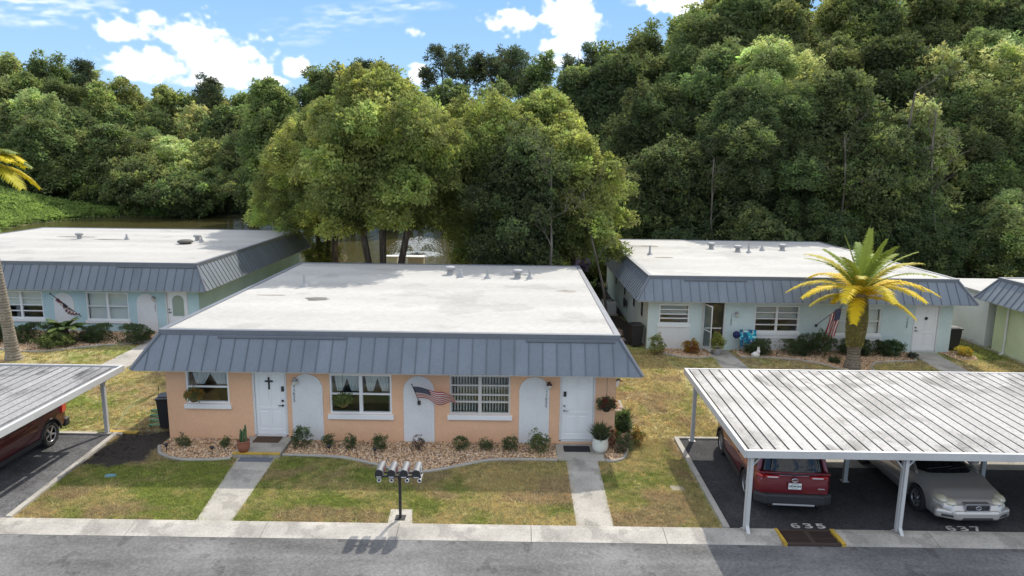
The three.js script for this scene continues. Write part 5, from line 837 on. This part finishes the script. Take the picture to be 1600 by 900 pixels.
function bin(x, z, turn, label, col = M.binBlack) {
  const o = thing('wheelie_bin', label, 'bin', [x, 0.04, z], 'wheeled refuse bins', true, turn), s = new THREE.CylinderGeometry(0.40, 0.32, 0.92, 4, 1).rotateY(Math.PI / 4);
  mesh('bin_body', toCreasedNormals(T(s, 0, 0.54, 0), 0.3), col, o); mesh('lid', [rbx(-0.31, 0.31, 1.0, 1.06, -0.32, 0.34, 0.025), rbx(-0.24, 0.24, 1.03, 1.09, -0.24, 0.22, 0.03)], col, o);
  mesh('handle', [bar(V(-0.24, 0.98, -0.36), V(0.24, 0.98, -0.36), 0.016), bar(V(-0.24, 0.98, -0.36), V(-0.24, 0.98, -0.28), 0.014), bar(V(0.24, 0.98, -0.36), V(0.24, 0.98, -0.28), 0.014)], col, o);
  for (const q of [-1, 1]) mesh('wheel', T(new THREE.CylinderGeometry(0.12, 0.12, 0.05, 16), q * 0.25, 0.12, -0.24, 0, 0, Math.PI / 2), M.tyre, o);
  return o;
}
bin(-10.82, -21.0, 0.2, 'dark wheeled bin tucked beside the peach house corner');
bin(5.62, -31.75, 0.1, 'black wheeled bin at the aqua house corner beside the pale bush');
bin(20.3, -31.9, 1.6, 'dark wheeled bin at the far corner of the aqua house by the yellow croton');
{ // odds and ends
  tag(mesh('garden_hose', [0, 1, 2, 3].map((k) => tube(Array.from({ length: 9 }, (_, i) => { const a = i / 8 * 6.283; return V(-11.22 + Math.cos(a) * (0.26 - k * 0.04), 0.10 + 0.16 * k + 0.10 * Math.sin(a) , -21.0 + Math.sin(a) * 0.16); }), 0.022, 32, 6)), mat(0.20, 0.42, 0.26, 0.5)), 'pale green coiled hose beside the dark bin', 'hose');
  const ribbon = (pts, w, name, label, m) => { const c = new THREE.CatmullRomCurve3(pts), n = 40, pos = [], idx = []; for (let i = 0; i <= n; i++) { const p = c.getPoint(i / n), tw = i * 0.22; for (const s of [-1, 1]) pos.push(p.x + s * w * 0.3 * Math.sin(tw), p.y + s * w * (0.5 + 0.5 * Math.abs(Math.cos(tw))), p.z + s * w * 0.5 * Math.cos(tw)); } for (let i = 0; i < n; i++) idx.push(i * 2, i * 2 + 1, i * 2 + 2, i * 2 + 1, i * 2 + 3, i * 2 + 2); const g = new THREE.BufferGeometry(); g.setAttribute('position', new THREE.Float32BufferAttribute(pos, 3)); g.setIndex(idx); g.computeVertexNormals(); return tag(mesh(name, g, m), label, 'tape', 'yellow caution tape'); };
  const ym = mat(0.86, 0.78, 0.30, 0.6);
  ribbon([V(-12.75, 0.12, -20.35), V(-12.3, 0.25, -20.6), V(-12.0, 0.75, -20.9), V(-11.7, 0.85, -21.2), V(-11.35, 1.05, -21.5)], 0.06, 'caution_tape', 'yellow tape tied from the carport post toward the lawn stake', ym);
  ribbon([V(-11.45, 1.30, -21.6), V(-11.3, 1.08, -21.55), V(-10.95, 0.9, -21.8), V(-10.75, 0.85, -22.0), V(-10.5, 1.05, -22.3)], 0.045, 'caution_tape', 'yellow tape from the lawn stake toward the peach house wall', ym);
  tag(mesh('tape_stake', bar(V(-11.38, 0.0, -21.52), V(-11.38, 1.25, -21.52), 0.012), M.rust), 'thin rusty stake in the grass carrying yellow tape', 'stake');
  // aqua house yard
  let o = thing('lawn_chair', 'metal lawn chair under a turquoise towel by the aqua house wall', 'chair', [10.5, 0.04, -30.85], null, true);
  mesh('frame', [[-0.26, 0.24], [0.26, 0.24], [-0.26, -0.22], [0.26, -0.22]].map(([x, z]) => bar(V(x, 0, z), V(x, z > 0 ? 0.62 : 0.98, z * 1.05), 0.014)).concat([bar(V(-0.26, 0.42, 0.24), V(-0.26, 0.42, -0.22), 0.012), bar(V(0.26, 0.42, 0.24), V(0.26, 0.42, -0.22), 0.012), bar(V(-0.26, 0.98, -0.23), V(0.26, 0.98, -0.23), 0.014), bar(V(-0.26, 0.62, 0.24), V(-0.26, 0.62, -0.22), 0.014), bar(V(0.26, 0.62, 0.24), V(0.26, 0.62, -0.22), 0.014)]), M.galv, o); mesh('seat', rbx(-0.26, 0.26, 0.40, 0.43, -0.22, 0.25, 0.01), M.galv, o);
  const tt = tex(256, (u, v) => { const n = fbm(u * 7, v * 7, 4, 151, 7), s = smooth(0.5, 0.6, n), q = smooth(0.62, 0.68, fbm(u * 9, v * 9, 3, 153, 9)); return [lerp(0.05, 0.12, s) + 0.6 * q, lerp(0.35, 0.66, s) + 0.25 * q, lerp(0.5, 0.74, s) + 0.15 * q]; }, 1);
  tag(mesh('towel', flagCloth((u, v) => V(10.14 + u * 0.74, v < 0.12 ? 1.05 : 1.05 - (v - 0.12) * 0.75 - 0.05 * Math.sin(u * 5), -31.09 + Math.min(v, 0.12) * 1.0 + (v > 0.12 ? 0.05 + 0.26 * (v - 0.12) : 0) + 0.03 * Math.sin(u * 12) * v)), clothMat(tt), null, true), 'turquoise patterned towel draped over the lawn chair', 'towel');
  tag(mesh('navy_bag', T(new THREE.SphereGeometry(0.17, 14, 10).scale(1, 1.0, 0.8), 10.0, 0.85, -30.9), mat(0.012, 0.02, 0.09, 0.8)), 'navy cloth bundle hung on the lawn chair side', 'bag');
  o = thing('rabbit_ornament', 'white rabbit ornament before the aqua house hedge', 'ornament', [10.62, 0.05, -30.0], null, true);
  mesh('rabbit', [T(new THREE.SphereGeometry(0.14, 14, 10).scale(1.25, 1.0, 0.9), 0, 0.13, 0), T(new THREE.SphereGeometry(0.085, 12, 8), 0.09, 0.28, 0.03), T(new THREE.SphereGeometry(0.03, 8, 6).scale(1, 3.2, 0.7), 0.06, 0.40, 0.02), T(new THREE.SphereGeometry(0.03, 8, 6).scale(1, 3.2, 0.7), 0.12, 0.40, 0.02), T(new THREE.SphereGeometry(0.04, 8, 6), -0.17, 0.14, 0)], mat(0.72, 0.70, 0.66, 0.7), o);
  o = thing('air_conditioner', 'grey air conditioner unit between the peach and aqua houses', 'air conditioner', [5.25, 0.04, -38.6], null, true);
  mesh('casing', rbx(-0.38, 0.38, 0.08, 0.78, -0.38, 0.38, 0.04), mat(0.44, 0.45, 0.44, 0.6), o); mesh('louvre', Array.from({ length: 8 }, (_, k) => bx(-0.39, 0.39, 0.16 + k * 0.07, 0.175 + k * 0.07, -0.39, 0.39)), M.ventGrey, o); mesh('fan_grille', T(new THREE.TorusGeometry(0.26, 0.03, 6, 24), 0, 0.79, 0, Math.PI / 2), M.plastic, o); mesh('base_slab', bx(-0.45, 0.45, 0.0, 0.079, -0.45, 0.45), M.concGrey, o);
  o = thing('hose_reel', 'dark hose reel hung on the aqua house side wall', 'hose reel', [5.98, 1.0, -37.2], null, true); mesh('hose', [0.2, 0.24, 0.28].map((r) => T(new THREE.TorusGeometry(r, 0.022, 6, 20), -0.1, 0, 0, 0, Math.PI / 2)), M.plastic, o); mesh('drum', T(new THREE.CylinderGeometry(0.18, 0.18, 0.12, 14), -0.08, 0, 0, 0, 0, Math.PI / 2), M.plastic, o);
  o = thing('utility_pedestal', 'pale green utility pedestal between the houses', 'utility box', [4.25, 0.0, -43.2], null, true); mesh('cabinet', rbx(-0.14, 0.14, 0, 1.15, -0.12, 0.12, 0.03), mat(0.42, 0.50, 0.40, 0.6), o); mesh('cap', rbx(-0.16, 0.16, 1.12, 1.2, -0.14, 0.14, 0.03), mat(0.44, 0.52, 0.42, 0.6), o);
  const R = rng(91); for (let i = 0; i < 7; i++) { const g = new THREE.IcosahedronGeometry(0.10 + 0.08 * R(), 1); g.scale(1.3, 0.7, 1); tag(mesh('rock', T(g, 5.0 + R() * 0.5, 0.08, -32.6 - R() * 2.2, R(), R() * 3), mat(0.42 + 0.1 * R(), 0.34, 0.28, 0.9, { map: tConc })), 'pale rock on the bare soil beside the aqua house bin', 'rock', 'rocks beside the aqua house'); }
  for (let i = 0; i < 7; i++) { const g = new THREE.IcosahedronGeometry(0.09 + 0.07 * R(), 1); g.scale(1.2, 0.7, 1); tag(mesh('rock', T(g, 3.2 + R() * 0.5, 0.09, -20.6 - R() * 2.5, R(), R() * 3), mat(0.50 + 0.1 * R(), 0.44, 0.38, 0.9, { map: tConc })), 'pale rock among the plants beside the peach house wall', 'rock', 'rocks beside the peach house'); }
  o = thing('garden_faucet', 'black faucet post with white pail at the peach house corner', 'faucet', [3.25, 0.05, -21.6], null, true); mesh('pipe', [bar(V(0, 0, 0), V(0, 1.5, 0), 0.02), tube([V(0, 1.5, 0), V(0.08, 1.6, 0.02), V(0.18, 1.52, 0.04)], 0.02)], M.black, o); mesh('pail', T(lathe([[0.08, 0], [0.11, 0.2], [0.1, 0.2], [0.08, 0.02], [0, 0.02]], 12), 0.0, 1.36, 0.05), M.whitePlain, o);
  // two utility cabinets at the pond edge
  for (const [x, w, l, m] of [[-9.55, 0.9, 'small cream utility cabinet beside the tree trunks at the pond', mat(0.55, 0.50, 0.40, 0.7)], [-7.75, 1.35, 'wide tan utility cabinet with pale lid at the pond', mat(0.36, 0.29, 0.21, 0.8)]]) { const b = thing('utility_cabinet', l, 'utility box', [x, 0, -54], 'cabinets at the pond edge', true); mesh('cabinet', rbx(-w / 2, w / 2, 0, 1.0, -0.4, 0.4, 0.03), m, b); mesh('lid', rbx(-w / 2 - 0.05, w / 2 + 0.05, 1.0, 1.08, -0.45, 0.45, 0.02), M.trimWhite, b); mesh('side_panel', rbx(-w / 2 - 0.012, -w / 2 + 0.16, 0.1, 0.95, 0.38, 0.412, 0.01), M.trimWhite, b); }
  // fountain
  const f = thing('fountain', 'white spray fountain playing in the pond', 'fountain', [-9.3, -0.42, -66], null, true), drops = [];
  for (let a = 0; a < 64; a++) { const th = a / 64 * 6.283 + R() * 0.05, v = 5.3 + R() * 0.9, e = 0.92 + 0.28 * R(); for (let k = 0; k < 34; k++) { const t = (k + R()) / 34 * 1.02, r = v * Math.cos(e) * t * 0.85, y = v * Math.sin(e) * t - 4.9 * t * t; if (y < 0) continue; const j = 0.02 + 0.10 * t; drops.push([Math.cos(th) * r + (R() - 0.5) * j, y + (R() - 0.5) * j, Math.sin(th) * r + (R() - 0.5) * j, R() * 3, R() * 3, R() * 3, 0.014 + 0.02 * R(), 0.9, 0.92, 0.93]); } }
  for (let i = 0; i < 1500; i++) { const th = R() * 6.283, r = 1.6 + 0.9 * (R() + R() - 1); drops.push([Math.cos(th) * r, 0.01 + R() * 0.05, Math.sin(th) * r, R(), R(), R(), 0.018 + 0.03 * R(), 0.85, 0.87, 0.86]); }
  const sp = scatter('spray', new THREE.IcosahedronGeometry(1, 0), phys(1, 1, 1, 0.25, { transmission: 0.4, thickness: 0 }), drops, f); sp.userData.kind = 'stuff'; mesh('nozzle', lathe([[0.3, -0.1], [0.3, 0.06], [0.1, 0.12], [0.06, 0.25], [0, 0.25]], 14), M.plastic, f);
}

// ---------------------------------------------------------------- trees
[[-14.6, -53.0, 11.8, 4.5, 0, 0.22, 2, 'olive green broad tree leaning over the sky blue house roof'], [-7.2, -38.2, 13.0, 4.8, 0, 0.33, 3, 'tallest yellow-green tree with three trunks behind the peach house'], [-3.2, -43.6, 12.0, 4.2, 0, 0.32, 1, 'yellow-green tree wedged behind the three-trunked one'], [-12.5, -48.0, 12.0, 4.2, 0, 0.26, 1, 'olive tree standing between the pond bush and the three-trunked tree'], [1.7, -43.0, 12.2, 4.0, 0, 0.2, 1, 'olive tree behind the yellow-tipped one at the house gap'], [0.3, -38.4, 10.4, 3.5, 1, 0.08, 2, 'dark leafy tree with foliage to the ground behind the peach house'], [-1.3, -40.8, 12.0, 3.9, 0, 0.14, 2, 'broad olive tree behind the peach house vents'], [3.1, -38.9, 9.9, 2.9, 0, 0.28, 1, 'yellow-tipped tree at the gap between peach and aqua houses']]
  .forEach(([x, z, h, r, kind, base, trunks, label], i) => tree({ x, z, h, r, kind, base, trunks, label, seed: 200 + i, name: 'broadleaf_tree', group: 'broadleaf trees behind the peach house', s: 0.30, cover: 1.1 }));
const FOREST = [[-31.4,-92,18.8,4.2,2],[-31,-104,19.1,3.3,3],[-29.3,-108,21.5,3.4,3],[-24.4,-112,24.3,3.1,5],[-26.4,-106,21.9,3.4,3],[-19.3,-108,21.5,3.9,3],[-14.9,-100,17,4.1,2],[-11.5,-110,24.9,3,5],[-8.1,-114,26.1,3.1,5],[-3.7,-112,25.7,3.3,5],[0.2,-108,24.9,2.9,5],[3.2,-104,23,3.3,3],[-9.6,-100,18.7,4.5,3],[-2.5,-98,18.6,4.5,3],[3.3,-92,17.3,4.6,3],[7.4,-90,23.2,2,5],[6.7,-80,18.2,4.4,2],[-22.3,-96,16.5,4.8,3],[-16.2,-88,14.4,4,3],[-105.9,-139.5,27.5,5.2,4],[-100.9,-137.2,28,5.3,2],[-95.2,-136.4,28.1,4.2,4],[-88.2,-133.5,27,4.3,3],[-86,-136.9,26.6,4,2],[-82.2,-138.2,25.2,3.9,2],[-74.3,-136.3,23.3,5.3,2],[-73.5,-139.7,21.4,4.2,3],[-64.9,-133.2,21.9,4,2],[-61.9,-136.8,20.7,4.7,3],[-58,-137.6,22.7,4.3,2],[-52.9,-139.8,21.3,4,2],[-45.4,-136.4,21.9,4.4,3],[-91.6,-119.4,21.6,4.2,2],[-86.9,-121,20.9,4.4,3],[-85,-125.2,23.4,5.3,2],[-76.6,-121.4,21,4.9,3],[-71.8,-123.9,20.9,4.9,2],[-67,-121.5,16.3,5.2,3],[-63.4,-124.8,16.4,5.5,3],[-56.8,-126.9,18.2,4.5,4],[-49.4,-121.8,17.1,5.5,3],[-46.9,-126.3,17.7,4.5,2],[-89.1,-116.9,17.5,5.1,4],[-78,-109.9,16.4,5.9,3],[-73.9,-110.1,18,5.2,4],[-69.3,-112.9,14.9,5.4,3],[-63.2,-110.2,13.6,5.2,3],[-60.3,-116.5,12.2,5.1,3],[-54.6,-113.4,11.6,5.6,4],[-49,-114.6,11.4,6.1,2],[-41,-111.2,12.8,5.8,3],[-85.6,-109.7,11.1,5.5,3],[-75.7,-106.4,12.1,4.1,3],[-69.9,-106,12.7,4.6,3],[-65.4,-108.6,10.6,5.5,3],[-56.2,-105.6,8.7,5.5,3],[-48.9,-103.3,7,4.9,3],[-44.6,-107.8,6.6,5.3,3],[-39.8,-107.3,7.3,5.1,3],[-77.7,-130,27.2,2,5],[-56.4,-132,24.5,2,5],[11.3,-90.6,22.4,5.2,2],[15.4,-90.1,24.1,4.8,3],[21,-90.4,26.9,4.6,2],[26.4,-91.9,30.6,5.5,2],[28.9,-89.4,29.8,4.8,3],[33.6,-91.4,29.7,3.9,3],[40.2,-92.3,30.2,5,2],[43.7,-92.1,31,4.4,3],[50.4,-93.9,31,4.7,3],[52.4,-91.9,31.5,4.5,3],[59.9,-94.4,31.7,4.6,2],[61.4,-92.2,31.7,5.4,3],[66.3,-91.6,30.9,4.5,3],[70.1,-91.3,31.5,5,3],[10.5,-78,19.1,6.3,1],[14.3,-80.6,19.5,5.3,3],[19.3,-77.7,23.3,5.7,3],[22.9,-77.9,25.4,5.2,3],[28.1,-77.9,25,4.6,3],[35.2,-81,26.2,5.6,2],[37.4,-79.2,26.2,5.1,3],[43.8,-79.1,26.6,5.2,3],[47.7,-80.5,26.6,5.5,3],[51.2,-78.5,25.3,5.3,1],[58.4,-79.1,25.6,5.5,3],[13.2,-63,14.5,5.2,1],[18.6,-64.9,18.2,5.7,3],[23.3,-65,19,5.7,3],[29.1,-67.4,19.6,5,3],[32.9,-63.2,18.4,5.9,1],[38.2,-63.3,18.1,6,2],[44,-67.3,19.8,6.9,3],[48.3,-64.1,19.4,5.6,3],[11.9,-54.6,10.1,4.3,1],[17.7,-54.7,14.2,5.2,1],[23.4,-55.9,15,5.1,1],[27.3,-54.3,12.6,4.8,3],[34.6,-59.5,14.2,5.6,3],[39.5,-58.5,14.5,5,3],[44.3,-56.3,13.6,5.2,3],[20.5,-60,18.3,4.1,4],[19.2,-62,16.7,3.1,4],[34.3,-60,17.8,3.3,4],[39.9,-61,18.2,4.2,4],[30.5,-55,13,2.8,4],[10.7,-62,14,3.4,1],[35.1,-50,6.7,2.5,4]];
const kinds = [['oak_tree', 'olive oak'], ['vine_tree', 'dark vine-covered tree'], ['woodland_tree', 'mid green tree'], ['woodland_tree', 'deep green tree'], ['silver_tree', 'silvery-tipped pale tree'], ['pine_tree', 'slender sparse pine rising above its neighbours']];
const zone = (x, z) => x > 8 ? (z > -61 ? 'in the front of the wood behind the aqua house' : z > -72 ? 'in the middle of the wood behind the aqua house' : z > -86 ? 'in the back of the wood behind the aqua house' : 'on the skyline above the aqua house') : x > -34 ? 'beyond the pond behind the peach house' : z > -110 ? 'on the far bank of the pond past the sky blue house' : z > -118 ? 'in the wood past the pond and sky blue house' : 'on the skyline past the sky blue house';
FOREST.forEach(([x, z, h, r, kind], i) => { const d = Math.hypot(x, z); tree({ x, z, h: x < -36 ? h * 0.95 : h, r: r * 1.08, kind, base: kind === 5 ? 0.55 : z > -70 ? 0.05 : 0.08, seed: 300 + i, name: kinds[kind][0], label: kinds[kind][1] + ' ' + zone(x, z), group: kinds[kind][1] + ' ' + zone(x, z), s: clamp(d * 0.0072, 0.42, 0.85), cover: kind === 4 ? 1.15 : 1 }); });
{ // understorey along the wood's edges
  const R = rng(501), add = (x, z, h, r, col, label, s) => shrub({ x, z, h, r, col, col2: [col[0] * 1.7, col[1] * 1.5, col[2] * 1.3], mix: 0.3, seed: 600 + Math.floor(R() * 9999), s, y: groundY(x, z), name: 'understorey_bush', label, group: label + 's', cover: 0.6 });
  for (let i = 0; i < 26; i++) add(9 + i * 1.35 + R(), -49.2 - R() * 4, 3.2 + R() * 3.2, 1.8 + R() * 1.1, R() < 0.3 ? [0.17, 0.22, 0.08] : [0.09, 0.135, 0.05], 'dark bush at the edge of the wood behind the aqua house', 0.36);
  for (let i = 0; i < 34; i++) { const t = i / 33, x = lerp(-68, 6, t) + R(), z = -106 + Math.max(0, (x + 20) * 0.62) * (x > -20 ? 0.95 : 0) - R() * 2.5; if (z > -58) continue; add(x, z, 2.2 + R() * 3.2, 2.0 + R() * 1.2, R() < 0.35 ? [0.24, 0.30, 0.08] : [0.11, 0.165, 0.06], 'leafy bush along the far bank of the pond', 0.6); }
  for (let i = 0; i < 7; i++) add(4.5 + R() * 3.4, -50 - R() * 6, 1.4 + R() * 1.6, 0.9 + R() * 0.7, [0.24, 0.33, 0.09], 'bright leafy bush behind the gap between the houses', 0.3);
  for (let i = 0; i < 4; i++) add(-1.4 + i * 1.0, -60 - R() * 5, 1.3 + R(), 1.2, [0.28, 0.40, 0.09], 'bright green bush on the pond bank near the fountain', 0.35);
  // rank growth on the bank beyond the sky blue house, and reeds
  const pl = []; for (let i = 0; i < 24000; i++) { const x = -108 + R() * 62, z = -112 + R() * 46; const y = groundY(x, z); if (y < -0.36) continue; const k = 0.7 + 0.7 * R(); pl.push([x, y + 0.2 + R() * 0.35, z, (R() - 0.5), R() * 6, (R() - 0.5), 0.45 + 0.35 * R(), 0.26 * k, 0.36 * k, 0.09 * k]); }
  scatter('bank_growth', SPRAYS[0], LEAF, pl).userData = { kind: 'stuff', label: 'bright green creeping growth covering the bank beyond the pond', category: 'ground cover' };
  const rd = []; for (let i = 0; i < 1300; i++) { const x = 3.4 + R() * 4.4, z = -49.5 - R() * 4.5; rd.push([x, 0.5 + R() * 0.5, z, (R() - 0.5) * 0.4, R() * 6, (R() - 0.5) * 0.4, 0.5 + 0.3 * R(), 0.15 + 0.08 * R(), 0.20 + 0.08 * R(), 0.06]); }
  for (let i = 0; i < 900; i++) { const x = -5.2 + R() * 3.4, z = -66 + R() * 7; if (inside(x, z, pond)) continue; rd.push([x, groundY(x, z) + 0.3, z, (R() - 0.5) * 0.4, R() * 6, (R() - 0.5) * 0.4, 0.4, 0.16 + 0.08 * R(), 0.26 + 0.08 * R(), 0.05]); }
  scatter('tall_grass', BLADES, LEAF, rd).userData = { kind: 'stuff', label: 'tall light green reeds and grass at the pond bank', category: 'tall grass' };
  // dead snags with pale bare limbs at the edge of the wood
  for (const [x, z, h, l] of [[14.2, -50.3, 9, 'bare pale snag closest to the peach house in the wood edge'], [23.2, -50.8, 10.5, 'bare pale snag behind the middle of the aqua house roof'], [30.6, -51.0, 12.5, 'tall bare grey snag below a silvery crown'], [36.2, -50.4, 8.5, 'short forked bare snag low in the wood'], [27.2, -51.5, 14, 'tallest thin bare snag in the wood'], [1.6, -35.6, 8.6, 'bare pale limbs before the dark leafy tree behind the peach house'], [4.9, -36.5, 7.2, 'thin bare sapling beside the yellow-tipped tree']]) {
    const o = thing('dead_tree', l, 'dead tree', [x, groundY(x, z), z], 'bare snags at the edge of the wood', true), g = []; let p = V(0, -0.1, 0), r = 0.012 * h, d = V((R() - 0.5) * 0.2, 1, 0).normalize();
    const grow = (a, dd, len, rr, n) => { const e = a.clone().addScaledVector(dd, len); g.push(bar(a, e, rr, rr * 0.65, 5)); if (n > 0) for (let k = 0; k < 2 + (n > 2 ? 1 : 0); k++) grow(e, dd.clone().add(V((R() - 0.5) * 1.5, (R() - 0.3) * 0.9, (R() - 0.4) * 1.0)).normalize(), len * (0.6 + 0.3 * R()), rr * 0.62, n - 1); };
    for (let k = 0; k < 6; k++) { const e = p.clone().addScaledVector(d, h / 6); g.push(bar(p, e, r, r * 0.85, 7)); r *= 0.85; p = e; d = d.clone().add(V((R() - 0.5) * 0.25, 0.1, (R() - 0.5) * 0.2)).normalize(); if (k > 1) grow(p, V((R() - 0.5) * 2, 0.5, R() * 0.8).normalize(), h * 0.09, r * 0.5, 3); }
    mesh('limb', g, mat(0.52, 0.49, 0.44, 0.95, { map: tBark }), o);
  }
}
// ponding stains on the flat roofs
for (const [root, x, z, rx, rz, y, c] of [[main.root, -7.2, -25.0, 0.42, 0.3, 3.431, 0.20], [main.root, -9.0, -25.6, 0.5, 0.1, 3.431, 0.38], [main.root, 2.0, -27.2, 0.35, 0.25, 3.431, 0.42], [aqua.root, 8.0, -37.4, 0.5, 0.2, 3.431, 0.26], [aqua.root, 7.6, -42.5, 1.0, 0.4, 3.431, 0.34], [blue.root, -27.3, -43.6, 1.2, 0.3, 3.431, 0.24], [blue.root, -24.6, -42.4, 0.9, 0.25, 3.431, 0.26]]) {
  const pts = []; for (let i = 0; i < 30; i++) { const a = i / 30 * 6.283, k = 0.7 + 0.6 * noise2(Math.cos(a) * 2 + x, Math.sin(a) * 2 + z, 77); pts.push([x + Math.cos(a) * rx * k, z + Math.sin(a) * rz * k]); }
  mesh('roof_stain', sheet(pts, y + 0.003), mat(c, c * 0.95, c * 0.88, 0.9, { map: tConc }), root);
}
console.log('sprays', sprayCount);
scene.traverse((o) => { if (o.isMesh) { o.castShadow = true; o.receiveShadow = true; } });
renderer.render(scene, camera);
